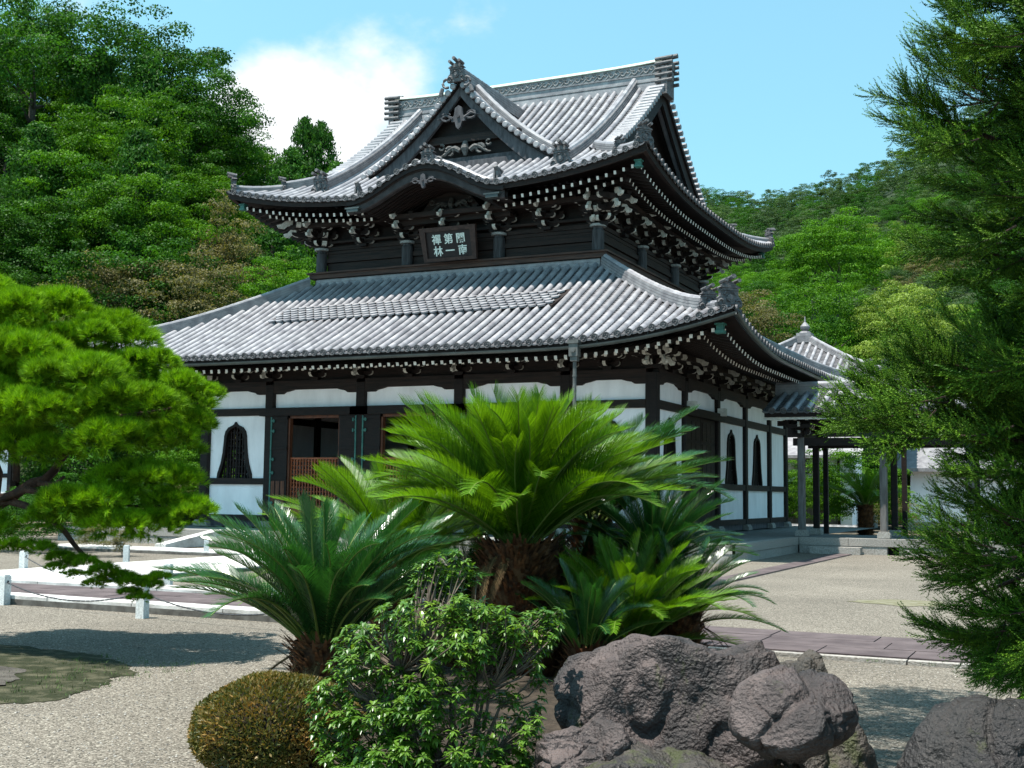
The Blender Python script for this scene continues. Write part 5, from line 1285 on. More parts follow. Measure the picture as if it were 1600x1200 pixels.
for cm_, mm_ in zip(FARC, far_m):
    if not mm_: continue
    nv = len(cm_.vertices); tv = np.empty(nv*3, np.float32); cm_.vertices.foreach_get('co', tv); tf = np.arange(nv).reshape(-1, 4)
    V, F, A = batch(tv.reshape(-1, 3), tf, mm_, ta=None); A = np.clip(A*.6+np.random.rand(len(A))*.4, 0, 1); o = link('distant_forest', npmesh('distant_forest', V, F, cm_.materials[0], a=A)); tag(o, kind='stuff')
    o['label'] = ['grey green distant forest covering the far right hill', 'pale grey green part of the far forest on the right hill', 'dark green stands in the far forest on the right hill', 'brownish olive stands in the far forest on the right hill'][far_m.index(mm_)]; o['category'] = 'forest'
print('right trees', nright)
for px, py, d_, rad, hg, k, lb in ((1310, 250+80, 150, 6.5, 13, 'bright', 'large rich green tree standing out on the right hillside'), (1270, 340, 152, 5.5, 12, 'bright', 'rich green tree left of the large rich green one'), (1400, 430, 95, 4.6, 11, 'pale', 'pale yellow green tree behind the pavilion beside the big cedar'), (1430, 480, 90, 4.2, 9, 'pale', 'smaller pale yellow green tree right of the pavilion roof'), (1150, 440, 84, 4.0, 9, 'olive', 'olive tree just beyond the right roof tips of the hall'), (1190, 470, 86, 3.8, 9, 'deep', 'dark rounded tree behind the lower roof corner ornament'), (1290, 420, 100, 4.4, 11, 'bright', 'fresh green tree right above the pavilion finial')):
    p = P(px, py, d=d_); tree(k, p.x, p.y, p.z-hg, rad, hg, lb)
# low growth behind the hall and in the rear garden
def shrub(px, py, d_, rad, hg, kind, lb, cat='shrub', name='garden_shrub'):
    p = P(px, py, d=d_); t = thing(name, lb, cat, (p.x, p.y, 0)); c = link('foliage', random.choice(CR[kind]), t); c.scale = (rad, rad, hg*.55); c.location = (0, 0, hg*-.1); t.rotation_euler.z = px; return t
for a in ((1245, 720, 56, 1.5, 3.2, 'bright', 'round fresh green shrub seen between the hall and the first gallery post'), (1262, 705, 60, 2.0, 3.8, 'bright', 'larger green shrub behind the first gallery post'), (1338, 712, 55, 2.3, 4.3, 'bright', 'spreading green garden tree above the little outbuilding'), (1385, 715, 68, 2.8, 4.2, 'bright', 'green garden tree just left of the second gallery post'), (1440, 700, 72, 3, 5.5, 'deep', 'dark shrub behind the white storehouse'), (1395, 770, 62, 1.3, 2, 'olive', 'dry olive shrub beside the small far sago palm'), (1240, 650, 75, 4, 7, 'deep', 'dark tree behind the left end of the gallery'), (1330, 640, 80, 5, 8, 'deep', 'dark tree mass behind the gallery roof'), (1420, 640, 80, 5, 8, 'bright', 'fresh green tree behind the right part of the gallery roof'), (305, 760, 46, 1.6, 2.1, 'olive', 'yellowish clipped hedge bush just left of the hall corner'), (300, 700, 52, 2.2, 4.2, 'bright', 'green shrub behind the clipped bush left of the hall'), (165, 830, 31, .75, 1.0, 'olive', 'low clipped olive bush beside the stone bollard under the pine'), (60, 790, 33, 1.6, 1.7, 'deep', 'dark low shrub behind the pine trunk'), (230, 780, 45, 2, 2.4, 'deep', 'dark shrub behind the lower pine pad'), (110, 790, 42, 2, 2.2, 'deep', 'dark green shrub between pine trunk and garden wall'), (190, 640, 55, 4, 7, 'deep', 'dark tree behind the pine near the hall'), (80, 620, 56, 4, 8, 'deep', 'dark tree behind the pine at the left')):
    shrub(*a)
print('trees', NT)
# ================================================================ sago palms
def frond_mesh(name, L_=1.25, th0=70, curl=-60, n=88, ll=.15, mt=None, seed=0, vee=35, wid=.0085):
    """feather leaf starting at the origin, leaning towards +X; th0 = start elevation, curl = change to the tip"""
    r_ = random.Random(seed); m = MB(); pts = [Vector((0, 0, 0))]; ns = 16; dirs = []
    side = r_.uniform(-.12, .12)
    for i in range(ns):
        t = i/ns; th = math.radians(th0+curl*(t**1.35)); d = Vector((math.cos(th), side*t, math.sin(th))); dirs.append(d); pts.append(pts[-1]+d*L_/ns)
    dirs.append(dirs[-1]); m.tube(pts, [.013-.010*i/ns for i in range(ns+1)], 5, 1, .8)
    for i in range(n):
        t = .10+.90*i/(n-1); k = t*ns; j = min(ns-1, int(k)); p = pts[j].lerp(pts[j+1], k-j); d = dirs[j].normalized(); sv_ = Vector((0, 1, 0)); up = d.cross(sv_).normalized()*-1
        if up.z < 0 and d.x > 0 and th0 < 89: pass
        up = sv_.cross(d)*-1 if (sv_.cross(d)).z < 0 else sv_.cross(d)
        l = ll*min(1, .25+t*3.2)*(1 if t < .72 else 1-.55*((t-.72)/.28)**2)*r_.uniform(.9, 1.06)
        fwd_ = .8+1.1*t*t
        for sg in (-1, 1):
            v = math.radians(vee+r_.uniform(-5, 5)); a = (sv_*sg*math.cos(v)+up*math.sin(v)+d*fwd_).normalized(); q = p+a*l*.55; a2 = (a+Vector((0, 0, -.16))+d*.12).normalized(); tip = q+a2*l*.45
            w_ = d*wid*.5; b = len(m.v); m.v += [tuple(p-w_), tuple(p+w_), tuple(q+w_*.95), tuple(q-w_*.95), tuple(tip)]
            m.f += [(b, b+1, b+2, b+3), (b+3, b+2, b+4)]; m.m += [0, 0]; z = r_.random()*.5+.5*t; m.a += [z*.8, z]
    return m.mesh(name, mt)
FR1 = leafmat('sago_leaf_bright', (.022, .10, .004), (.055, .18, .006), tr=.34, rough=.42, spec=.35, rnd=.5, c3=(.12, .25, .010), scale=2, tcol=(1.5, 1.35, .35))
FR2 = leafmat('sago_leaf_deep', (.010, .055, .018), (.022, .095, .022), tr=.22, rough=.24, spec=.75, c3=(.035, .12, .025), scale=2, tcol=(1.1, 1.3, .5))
RAC = mat('sago_midrib', (.13, .20, .03), (.22, .27, .06), rough=.5, coord='World')
THATCH = mat('leaf_base_thatch', (.09, .034, .016), (.36, .15, .06), rough=.9, scale=9, coord='World', bump=.6, rnd=.4)
def fset(mt, L_, ll, seed, n=88):
    k = dict(up=[(88, -18), (80, -30), (74, -34)], mid=[(66, -34), (58, -38), (68, -62)], low=[(48, -42), (40, -46), (50, -78)], flat=[(28, -50), (12, -45)]); out_ = {}
    for a, b in k.items(): out_[a] = [frond_mesh('frond', L_*(.86 if a == 'up' else 1), t0, c, mt=[mt, RAC], ll=ll, seed=seed+i*7+len(a), n=n, vee=38 if a in ('up', 'mid') else 25) for i, (t0, c) in enumerate(b)]
    return out_
FB_ = fset(FR1, 1.56, .27, 1, 130); FD_ = fset(FR2, 1.22, .19, 50, 115)
DRY = mat('dry_brown_frond', (.10, .055, .02), (.24, .15, .06), rough=.8, scale=6, rnd=.3, coord='World')
DEAD = [frond_mesh('dead_frond', 1.0, -25, -45, n=60, mt=[DRY, DRY], ll=.13, seed=91, vee=10), frond_mesh('dead_frond', .9, -40, -40, n=50, mt=[DRY, DRY], ll=.12, seed=92, vee=10)]
def sago(px, py, d_, lb, F, spec_, tr_r=.2, sc=1.0, lean=(0, 0), seed=0, trunk_h=None):
    """crown point seen at px,py at depth d_"""
    r_ = random.Random(seed); c = P(px, py, d=d_); t = thing('sago_palm', lb, 'sago palm', (c.x-lean[0], c.y-lean[1], 0), 'sago palms')
    m = MB(); hh = c.z; R = []
    for i in range(9):
        z = hh*i/8; rr0 = tr_r*(1.05-.15*abs(i/8-.6)); R.append([(c.x-lean[0]*(1-i/8)+rr0*math.cos(k*.5236), c.y-lean[1]*(1-i/8)+rr0*math.sin(k*.5236), z) for k in range(12)])
    m.grid(R, 0, .1, closed=True)
    for i in range(int(1500*hh*tr_r/.3)):
        z = r_.uniform(0.02, 1); a = r_.uniform(0, 6.28); rr0 = tr_r*.96; q = Vector((c.x-lean[0]*(1-z)+rr0*math.cos(a), c.y-lean[1]*(1-z)+rr0*math.sin(a), hh*z)); o = Vector((math.cos(a), math.sin(a), r_.uniform(.3, 1.3))).normalized()*r_.uniform(.06, .17)
        s_ = Vector((-math.sin(a), math.cos(a), 0))*.022; b = len(m.v); m.v += [tuple(q-s_), tuple(q+s_), tuple(q+o+s_*.3), tuple(q+o-s_*.3), tuple(q+Vector((0, 0, .03)))]; m.f += [(b, b+1, b+2, b+3), (b+3, b+2, b+4)]; m.m += [0, 0]; z = r_.random(); m.a += [z, z]
    part(m, 'trunk', THATCH, t)
    if hh > .3 and d_ < 20:
        for i in range(9):
            a = r_.uniform(0, 6.28); s_ = sc*r_.uniform(.5, .8); put('dead_frond', r_.choice(DEAD), T(c.x, c.y, c.z-.08) @ Rz(a) @ T(tr_r*.8, 0, 0) @ Matrix.Rotation(r_.uniform(-.2, .3), 4, 'Y') @ Matrix.Rotation(r_.uniform(-.5, .5), 4, 'X') @ Matrix.Diagonal((s_, s_, s_, 1)), t)
    ga = 0
    for kind, n in spec_:
        for i in range(n):
            ga += 2.39996+r_.uniform(-.2, .2); me = r_.choice(F[kind]); s_ = sc*r_.uniform(.88, 1.08)
            z0 = {'up': .02, 'mid': 0, 'low': -.04, 'flat': -.08}[kind]; rad = {'up': .03, 'mid': .07, 'low': .11, 'flat': .14}[kind]
            X = Rz(ga) @ T(rad, 0, 0) @ Matrix.Rotation(r_.uniform(-.12, .12), 4, 'Y') @ Matrix.Rotation(r_.uniform(-.35, .35), 4, 'X') @ Matrix.Diagonal((s_, s_, s_, 1))
            put('frond', me, T(c.x, c.y, c.z+z0) @ X, t)
    return t
sago(812, 847, 10.9, 'largest bright green sago palm in the middle, in front of the hall door', FB_, (('up', 34), ('mid', 58), ('low', 34)), .36, .98, seed=3)
sago(618, 885, 11.7, 'bright sago palm head spreading to the left behind the big one', FB_, (('up', 6), ('mid', 18), ('low', 30), ('flat', 10)), .22, .82, seed=5)
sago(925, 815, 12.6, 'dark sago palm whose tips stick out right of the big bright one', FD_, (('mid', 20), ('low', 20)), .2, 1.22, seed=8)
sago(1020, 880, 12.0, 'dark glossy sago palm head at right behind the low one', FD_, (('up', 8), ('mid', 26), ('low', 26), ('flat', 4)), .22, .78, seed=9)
sago(985, 1000, 10.6, 'low bright sago palm at right with fronds arching over the gravel', FB_, (('up', 8), ('mid', 22), ('low', 28), ('flat', 4)), .22, .66, seed=12)
sago(1060, 960, 11.4, 'bright sago palm head furthest right, reaching over the gravel', FD_, (('up', 6), ('mid', 18), ('low', 24), ('flat', 4)), .2, .70, seed=13)
sago(915, 1010, 10.1, 'small sago palm with curled young fronds just behind the big rock', FD_, (('up', 6), ('mid', 12), ('low', 8)), .15, .62, seed=15)
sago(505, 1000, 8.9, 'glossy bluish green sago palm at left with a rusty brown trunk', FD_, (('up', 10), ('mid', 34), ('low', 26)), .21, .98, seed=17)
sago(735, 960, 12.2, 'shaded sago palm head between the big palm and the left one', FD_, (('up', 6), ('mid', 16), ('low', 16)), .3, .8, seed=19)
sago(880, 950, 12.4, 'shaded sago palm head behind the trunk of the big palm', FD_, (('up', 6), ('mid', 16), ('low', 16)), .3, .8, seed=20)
sago(1352, 790, 52, 'small far sago palm in the rear garden between the gallery posts', FB_, (('mid', 16), ('low', 16)), .3, 1.35, seed=21)
# ================================================================ rocks
def rock(name, lb, c, sx, sy, sz, seed, mt, sub=5, planes=15, rot=0, cat='rock', amp=1.0, top=None):
    me = bpy.data.meshes.new(name); import bmesh; bm = bmesh.new(); bmesh.ops.create_icosphere(bm, subdivisions=sub, radius=1); r_ = random.Random(seed)
    pl_ = [(Vector((r_.gauss(0, 1), r_.gauss(0, 1), r_.gauss(.2, .8))).normalized(), r_.uniform(.66, .92)) for _ in range(planes)]+([(Vector((.05, -.1, 1)).normalized(), top)] if top else []); o = Vector((seed*3.1, seed*1.7, seed))
    for v in bm.verts:
        d = v.co.normalized(); r0 = 1.0
        for n_, k in pl_:
            q = d.dot(n_)
            if q > 0.01: r0 = min(r0, k/q*1.0)
        p = d*r0; q = Vector((p.x*sx, p.y*sy, p.z*sz))
        n1 = noise.fractal(q*2.2+o, 1.0, 2.1, 5); n2 = noise.ridged_multi_fractal(q*1.6+o*2, 1.0, 2.0, 4, 1.0, 2.0); n3 = noise.noise(q*9+o)+.6*noise.noise(q*21+o)
        cr = abs(noise.noise(q*1.7+o*1.3)); crack = -.08*max(0, 1-cr*14)-.03*max(0, 1-abs(noise.noise(q*4.3+o*2.1))*14)
        v.co = q+d*(.075*n1-.05*(n2-1)+.02*n3+crack)*amp
    bm.to_mesh(me); bm.free(); me.polygons.foreach_set('use_smooth', [True]*len(me.polygons)); me.materials.append(mt)
    ob = bpy.data.objects.new(name, me); COL.objects.link(ob); ob.location = c; ob.rotation_euler.z = rot
    if lb: tag(ob, lb, cat)
    return ob
def rockmat(name, a, b, moss=.0, dark=(.022, .018, .018)):
    def ex(n, l, src, col):
        w1 = n.new('ShaderNodeTexNoise'); w1.inputs['Scale'].default_value = 1.7; w1.inputs['Detail'].default_value = 9; w1.inputs['Roughness'].default_value = .7; l.new(src, w1.inputs['Vector'])
        r1 = n.new('ShaderNodeMapRange'); r1.inputs[1].default_value = .45; r1.inputs[2].default_value = .60; l.new(w1.outputs[0], r1.inputs[0])
        m1 = n.new('ShaderNodeMix'); m1.data_type = 'RGBA'; m1.inputs[7].default_value = (*[v*.7 for v in dark], 1); l.new(r1.outputs[0], m1.inputs[0]); l.new(col, m1.inputs[6])
        w2 = n.new('ShaderNodeTexVoronoi'); w2.inputs['Scale'].default_value = 26; l.new(src, w2.inputs['Vector']); r2 = n.new('ShaderNodeMapRange'); r2.inputs[1].default_value = .10; r2.inputs[2].default_value = .0; l.new(w2.outputs['Distance'], r2.inputs[0])
        m2 = n.new('ShaderNodeMix'); m2.data_type = 'RGBA'; m2.inputs[7].default_value = (.20, .18, .16, 1); l.new(r2.outputs[0], m2.inputs[0]); l.new(m1.outputs[2], m2.inputs[6])
        w3 = n.new('ShaderNodeTexNoise'); w3.inputs['Scale'].default_value = 3.3; w3.inputs['Detail'].default_value = 10; w3.inputs['Roughness'].default_value = .75; mp = n.new('ShaderNodeMapping'); mp.inputs['Scale'].default_value = (1, 1, .55); mp.inputs['Location'].default_value = (3, 7, 1); l.new(src, mp.inputs[0]); l.new(mp.outputs[0], w3.inputs['Vector'])
        r3 = n.new('ShaderNodeMapRange'); r3.inputs[1].default_value = .62-moss; r3.inputs[2].default_value = .70-moss; l.new(w3.outputs[0], r3.inputs[0])
        m3 = n.new('ShaderNodeMix'); m3.data_type = 'RGBA'; m3.inputs[7].default_value = (.034, .038, .010, 1); l.new(r3.outputs[0], m3.inputs[0]); l.new(m2.outputs[2], m3.inputs[6]); return m3.outputs[2]
    return mat(name, a, b, rough=.6, scale=3.5, bump=1.6, bscale=45, spec=.4, detail=10, extra=ex, coord='World')
RK1 = rockmat('purple_grey_rock', (.050, .036, .034), (.150, .112, .104), .04); RK2 = rockmat('mossy_dark_rock', (.035, .030, .023), (.10, .08, .062), .10); RK3 = rockmat('dark_boulder', (.014, .012, .011), (.048, .040, .037), .06)
def rk(px, py, d_, sx, sy, sz, seed, mt, lb, rot=0, name='garden_rock', **k):
    c = P(px, py, d=d_); return rock(name, lb, c, sx, sy, sz, seed, mt, rot=rot, **k)
rk(1062, 1145, 7.1, .82, .60, .72, 3, RK1, 'broad flat topped dark rock with a sunlit purplish left face in the foreground', .15, sub=6, planes=22, top=.80, amp=.7)
rk(1238, 1120, 6.15, .335, .32, .235, 27, RK1, 'rounded boulder resting against the right front of the broad rock', .5, sub=6, planes=7, amp=.5)
rk(1262, 1165, 6.85, .34, .42, .48, 12, RK2, 'dark mossy upright rock at the right end of the rock group', .1, planes=9, sub=6)
rk(1075, 1255, 6.0, .66, .36, .29, 14, RK2, 'low flat ledge rock in front of the broad rock at the bottom edge', .12, sub=6, planes=12, top=.7)
rk(925, 1190, 6.35, .30, .3, .28, 15, RK1, 'broken lower block under the left end of the broad rock', .9, sub=6, planes=16)
rk(1560, 1262, 5.7, .50, .45, .50, 18, RK3, 'big smooth dark boulder in the bottom right corner', .2, planes=3, sub=6, amp=.6)
# soil mound that the rocks and palms stand on
m = MB(); R = []
cM = P(830, 1010, d=9.6); 
for i in range(13):
    k = i/12; R.append([(cM.x+math.cos(t)*2.15*k*(1+.10*math.sin(3*t+1))*1.0, cM.y+math.sin(t)*2.5*k, .006+.16*(1-k*k)+(.04*noise.noise(Vector((k*5*math.cos(t), k*5*math.sin(t), 1))) if i < 12 else -.01)) for t in np.linspace(0, 2*math.pi, 49)[:-1]])
m.grid(R, 0, .5, closed=True); o = m.build('soil_mound', mat('dark_garden_soil', (.030, .022, .015), (.075, .055, .038), rough=.95, scale=6, bump=1.5, bscale=30, coord='World'), smooth=True); tag(o, kind='structure')
# ================================================================ clipped azalea
AZ = leafmat('azalea_leaf', (.09, .12, .02), (.17, .19, .035), tr=.28, rough=.5, c3=(.32, .17, .05), scale=3, tcol=(1.2, 1.1, .5))
c = P(432, 1150, d=7.35); c.z = 0; az = thing('clipped_azalea', 'round clipped azalea bush with brownish green tiny leaves at lower left', 'bush', c)
rng = np.random.default_rng(5); n = 30000; d = unit(rng.normal(size=(n, 3))); d = d[d[:, 2] > -.55]; n = len(d)
nz = np.array([noise.noise(Vector(q*2.2)) for q in d]); rr1 = (1+.07*nz+rng.normal(size=n)*.018)[:, None]
C_ = d*rr1*np.array([.50, .50, .32])+np.array([0, 0, .27]); C_[:, 2] = np.maximum(C_[:, 2], .01)
Vv, Ff = leaves(C_, d+np.array([0, 0, .3]), .034, .012, .9, up=d*.9+np.array([0, 0, .5])); o = link('foliage', npmesh('foliage', Vv, Ff, AZ, a=np.clip(.35+.45*np.array([noise.noise(Vector(q*3+Vector((5, 5, 5)))) for q in d])+rng.normal(size=n)*.25, 0, 1)), az); o['kind'] = 'stuff'
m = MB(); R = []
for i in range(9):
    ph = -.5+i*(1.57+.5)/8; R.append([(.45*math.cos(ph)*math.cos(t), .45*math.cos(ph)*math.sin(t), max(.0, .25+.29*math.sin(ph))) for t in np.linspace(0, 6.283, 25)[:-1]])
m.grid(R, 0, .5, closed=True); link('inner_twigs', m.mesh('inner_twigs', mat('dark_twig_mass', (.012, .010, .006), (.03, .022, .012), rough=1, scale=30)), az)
# ================================================================ pieris shrub
c = P(705, 1150, d=6.7); c.z = 0; ps = thing('pieris_shrub', 'bushy green shrub with leaf rosettes and pale bare stems in the centre foreground', 'shrub', c)
PI = leafmat('pieris_leaf', (.028, .12, .010), (.065, .20, .016), tr=.28, rough=.35, spec=.5, c3=(.16, .26, .03), scale=4, tcol=(1.3, 1.35, .5)); STM = mat('pale_stem_bark', (.09, .065, .045), (.22, .17, .13), rough=.85, scale=10)
r_ = random.Random(4); stems = MB(); tipsp = []
def poly_in(pt, poly):
    x, y = pt; ins = False
    for i in range(len(poly)):
        x1, y1 = poly[i]; x2, y2 = poly[(i+1) % len(poly)]
        if (y1 > y) != (y2 > y) and x < (x2-x1)*(y-y1)/(y2-y1)+x1: ins = not ins
    return ins
PPOLY = [(478, 1110), (500, 1040), (535, 985), (590, 950), (640, 925), (665, 935), (690, 940), (740, 925), (780, 945), (815, 960), (850, 950), (888, 945), (885, 985), (855, 1010), (850, 1060), (880, 1110), (840, 1170), (830, 1240), (560, 1260), (500, 1180)]
for i in range(760):
    while True:
        px, py = r_.uniform(475, 890), r_.uniform(920, 1260)
        if poly_in((px, py), PPOLY): break
    e = ((px-680)/210)**2; dep = 6.7-max(0, .62*(1-e))*r_.uniform(.25, 1.0)+r_.uniform(-.05, .25)+(1180-py)*.0012
    if 700 < px < 860 and 1020 < py < 1150 and r_.random() < .62: continue
    tipsp.append(P(px, py, d=dep)-c)
for i in range(42):
    px, py = 690+r_.gauss(0, 22), 902+r_.gauss(0, 22); tipsp.append(P(px, py, d=6.95)-c)
tipsp = [t for t in tipsp if t.z > .05]
nodes = [Vector((r_.uniform(-.12, .12), r_.uniform(-.1, .1), 0)) for _ in range(7)]
mids = []
for i in range(46):
    t = r_.choice(tipsp); b = r_.choice(nodes); mid = b.lerp(t, r_.uniform(.5, .7)); mid.z = t.z*r_.uniform(.5, .7); k = b.lerp(mid, .5)+Vector((r_.gauss(0, .03), r_.gauss(0, .03), .02)); stems.tube([b, k, mid], [.017, .012, .008], 5, 0); mids.append(mid)
for t in tipsp:
    mm_ = min(mids, key=lambda q: (q-t).length+(.3 if q.z > t.z else 0)); k = mm_.lerp(t, .55)+Vector((r_.gauss(0, .025), r_.gauss(0, .025), -.02)); stems.tube([mm_, k, t], [.006, .0045, .003], 4, 0, caps=False)
link('stems', stems.mesh('stems', STM), ps)
rng = np.random.default_rng(9); C_ = []; U_ = []; L2 = []; AA = []
for t in tipsp:
    ax = np.array(Vector((t.x*.5, t.y*.5, .75)).normalized())+rng.normal(size=3)*.22; ax /= np.linalg.norm(ax); k = rng.integers(11, 17); top = rng.random() < .10 and t.z > .75; hue = rng.uniform(0, .45)
    for w_ in range(2):
        q = np.array(t)-ax*.045*w_; a_ = np.linspace(0, 6.28, k, endpoint=False)+rng.uniform(0, 6); e1 = unit(np.cross(ax, [.3, .2, .9])); e2 = np.cross(ax, e1)
        for a1 in a_:
            dr = e1*math.cos(a1)+e2*math.sin(a1)+ax*rng.uniform(-.45, .55)-np.array([0, 0, .12]); dr /= np.linalg.norm(dr); C_.append(q); U_.append(dr); L2.append(rng.uniform(.038, .062)); AA.append(min(1, (.95 if top else hue+rng.uniform(0, .3))))
V = []; F = []; A = []
for q, dr, l, a1 in zip(C_, U_, L2, AA):
    nrm = np.cross(dr, [0, 0, 1.0]); nrm /= (np.linalg.norm(nrm)+1e-6); w_ = nrm*l*.21; dn = np.array([0, 0, -l*.16]); b = len(V)
    V += [q+dr*l*.1, q+dr*l*.5+w_-dn*.3, q+dr*l+dn, q+dr*l*.5-w_-dn*.3, q+dr*l*.5]; F += [(b, b+1, b+4), (b+1, b+2, b+4), (b+4, b+2, b+3), (b, b+4, b+3)]; A += [a1]*4
o = link('foliage', npmesh('foliage', np.array(V), F, PI, a=A), ps); o['kind'] = 'stuff'
# ================================================================ garden pine (left)
PN = leafmat('pine_needles', (.035, .15, .004), (.08, .25, .005), tr=.22, rough=.6, spec=.12, c3=(.27, .48, .008), scale=2, tcol=(1.35, 1.3, .4)); PB = mat('red_pine_bark', (.055, .028, .02), (.15, .075, .05), rough=.9, scale=7, bump=1, bscale=30, coord='World')
def tuft(rg, n, ln, ax):
    e1 = unit(np.cross(ax, rg.normal(size=3))); e2 = np.cross(ax, e1); a = rg.uniform(0, 6.283, n); th = rg.uniform(.08, 1.0, n)
    d = e1[None]*(np.cos(a)*np.sin(th))[:, None]+e2[None]*(np.sin(a)*np.sin(th))[:, None]+ax[None]*np.cos(th)[:, None]; return d, ln*rg.uniform(.75, 1.1, n)
def pine_pad(seed, rx=.34, rz=.22, nt=85, nn=44, ln=.125, full=False):
    rg = np.random.default_rng(seed); V = []; A = []
    for i in range(nt):
        th = rg.uniform(0, 6.283); r0 = math.sqrt(rg.uniform(0, 1)); up = math.sqrt(max(0, 1-r0*r0)); low = rg.random() < .08
        c_ = np.array([rx*r0*math.cos(th), rx*.8*r0*math.sin(th), rz*up*(1 if not low else -.3)]); ax = unit(np.array([r0*math.cos(th)*.9, r0*math.sin(th)*.9, .75 if not low else -.1])+rg.normal(size=3)*.3)
        d, l = tuft(rg, nn, ln, ax); base = c_-ax*.03+ax*rg.uniform(0, .07, (nn, 1)); w_ = unit(np.cross(d, rg.normal(size=(nn, 3))))*.0032
        V.append(np.stack([base-w_, base+w_, base+d*l[:, None]], 1)); A.append(np.clip(rg.uniform(.0, .5)+rg.uniform(0, .5, nn), 0, 1))
    V = np.concatenate(V).reshape(-1, 3); me = npmesh('needle_pad', V, np.arange(len(V)).reshape(-1, 3), PN, a=np.concatenate(A)); return me
PADS = [pine_pad(s) for s in (1, 2, 3, 4)]+[pine_pad(5, .25, .15, 46), pine_pad(6, .25, .15, 46)]
b = P(-70, 990, d=13.2); b.z = 0; pine = thing('garden_pine', 'spreading garden pine with bright green needle pads at the left edge', 'pine tree', b)
r_ = random.Random(12); A_ = [(0, 440), (60, 440), (110, 470), (170, 500), (230, 520), (262, 545), (320, 575), (338, 610), (332, 650), (300, 690), (290, 725), (235, 718), (190, 700), (120, 700), (60, 690), (-200, 690), (-500, 700), (-560, 560), (-400, 440), (-150, 400)]
B_ = [(85, 775), (120, 760), (200, 742), (245, 722), (290, 738), (318, 790), (308, 818), (255, 832), (200, 845), (150, 830), (95, 820)]
C2 = [(-100, 830), (60, 845), (110, 870), (160, 905), (185, 890), (235, 905), (255, 922), (235, 940), (180, 925), (120, 880), (50, 875), (-60, 900)]
def pads(poly, n, d0, d1, sc, lo=0, big=True):
    xs_ = [p[0] for p in poly]; ys_ = [p[1] for p in poly]
    for i in range(n):
        for _ in range(400):
            px, py = r_.uniform(min(xs_), max(xs_)), r_.uniform(min(ys_), max(ys_))
            if poly_in((px, py), poly) and poly_in((px+45*sc, py), poly): break
        dd_ = r_.uniform(d0, d1)+1.6; q = P(px, py+16*sc, d=dd_); s_ = 1.14*sc*r_.uniform(.8, 1.2); me = r_.choice(PADS[:4] if big else PADS[4:])
        put('needle_pad', me, T(*q) @ Rz(r_.uniform(0, 6.28)) @ Matrix.Rotation(r_.uniform(-.25, .25), 4, 'X') @ Matrix.Diagonal((s_, s_, s_*1.05, 1)), pine)
PADL = [(60, 478, 190, 60, 13.2), (-60, 450, 200, 70, 13.4), (165, 520, 150, 52, 13.0), (20, 545, 170, 56, 12.6), (120, 575, 150, 50, 12.3), (245, 560, 110, 44, 13.0), (292, 598, 84, 44, 12.8), (205, 618, 120, 44, 12.3), (305, 645, 60, 34, 12.9), (80, 632, 150, 46, 12.1), (-20, 618, 140, 56, 12.4), (165, 672, 120, 38, 12.2), (262, 676, 100, 44, 12.6), (50, 688, 120, 34, 12.5), (-150, 540, 220, 80, 13), (-300, 600, 240, 90, 13.2), (-260, 480, 240, 80, 13.5), (-120, 660, 180, 60, 12.8),
    (235, 752, 130, 40, 12.3), (150, 782, 120, 36, 12.1), (272, 792, 86, 40, 12.2), (205, 818, 120, 30, 12.1), (110, 800, 90, 30, 12.6), (-40, 830, 120, 40, 12.6)]
npd = 0
for (cx_, cy_, w_, h_2, dp_) in PADL:
    cx_ -= 8; cy_ += 18 if cy_ < 700 else 6
    cc = P(cx_, cy_, d=dp_); rx = w_/2/FPX*dp_; rz = h_2/2/FPX*dp_; n = max(5, int(w_*w_/2600*1.5)) if cx_ > -60 else int(w_*w_/4200)
    for i in range(n):
        r0 = math.sqrt(r_.random()); th = r_.uniform(0, 6.283); up_ = math.sqrt(1-r0*r0); s_ = r_.uniform(.55, .85)*(1 if w_ > 100 else .85)
        put('needle_pad', r_.choice(PADS[:4]), T(*(cc+Vector((rx*r0*math.cos(th), rx*.8*r0*math.sin(th), rz*up_*1.1-.1)))) @ Rz(r_.uniform(0, 6.28)) @ Matrix.Rotation(r_.uniform(-.3, .3), 4, 'X') @ Matrix.Diagonal((s_, s_, s_, 1)), pine); npd += 1
for i in range(70):
    px, py = r_.uniform(-80, 290), r_.uniform(500, 715)
    if not poly_in((px+20, py), A_): continue
    s_ = r_.uniform(.9, 1.3); put('needle_pad', r_.choice(PADS[:4]), T(*P(px, py, d=r_.uniform(13.2, 14.2))) @ Rz(r_.uniform(0, 6.28)) @ Matrix.Diagonal((s_, s_, s_*.8, 1)), pine); npd += 1
for (x, y, s_) in ((60, 862, .5), (100, 872, .5), (130, 885, .45), (160, 898, .5), (185, 905, .5), (210, 915, .5), (232, 925, .45), (240, 905, .4), (150, 915, .35), (90, 888, .4), (20, 858, .5), (200, 935, .35), (120, 905, .3), (225, 940, .35)):
    for k in range(2): put('needle_pad', r_.choice(PADS[4:]), T(*P(x+r_.uniform(-8, 8), y+r_.uniform(-6, 6), d=12.4+r_.uniform(-.2, .2))) @ Rz(r_.uniform(0, 6)) @ Matrix.Diagonal((s_*1.25, s_*1.25, s_, 1)), pine); npd += 1
print('pads', npd)
lim = MB()
def limb(name, pts, d_, r0, r1):
    m = MB(); q = [P(x, y, d=dd_) for (x, y), dd_ in zip(pts, np.linspace(d_[0]+1.6, d_[1]+1.6, len(pts)))]; q2 = []
    for i in range(len(q)-1):
        q2 += [q[i], q[i].lerp(q[i+1], .5)+Vector((r_.gauss(0, .02), r_.gauss(0, .02), r_.gauss(0, .02)))]
    q2.append(q[-1]); m.tube(q2, [r0+(r1-r0)*i/(len(q2)-1) for i in range(len(q2))], 8); part(m, name, PB, pine, smooth=True)
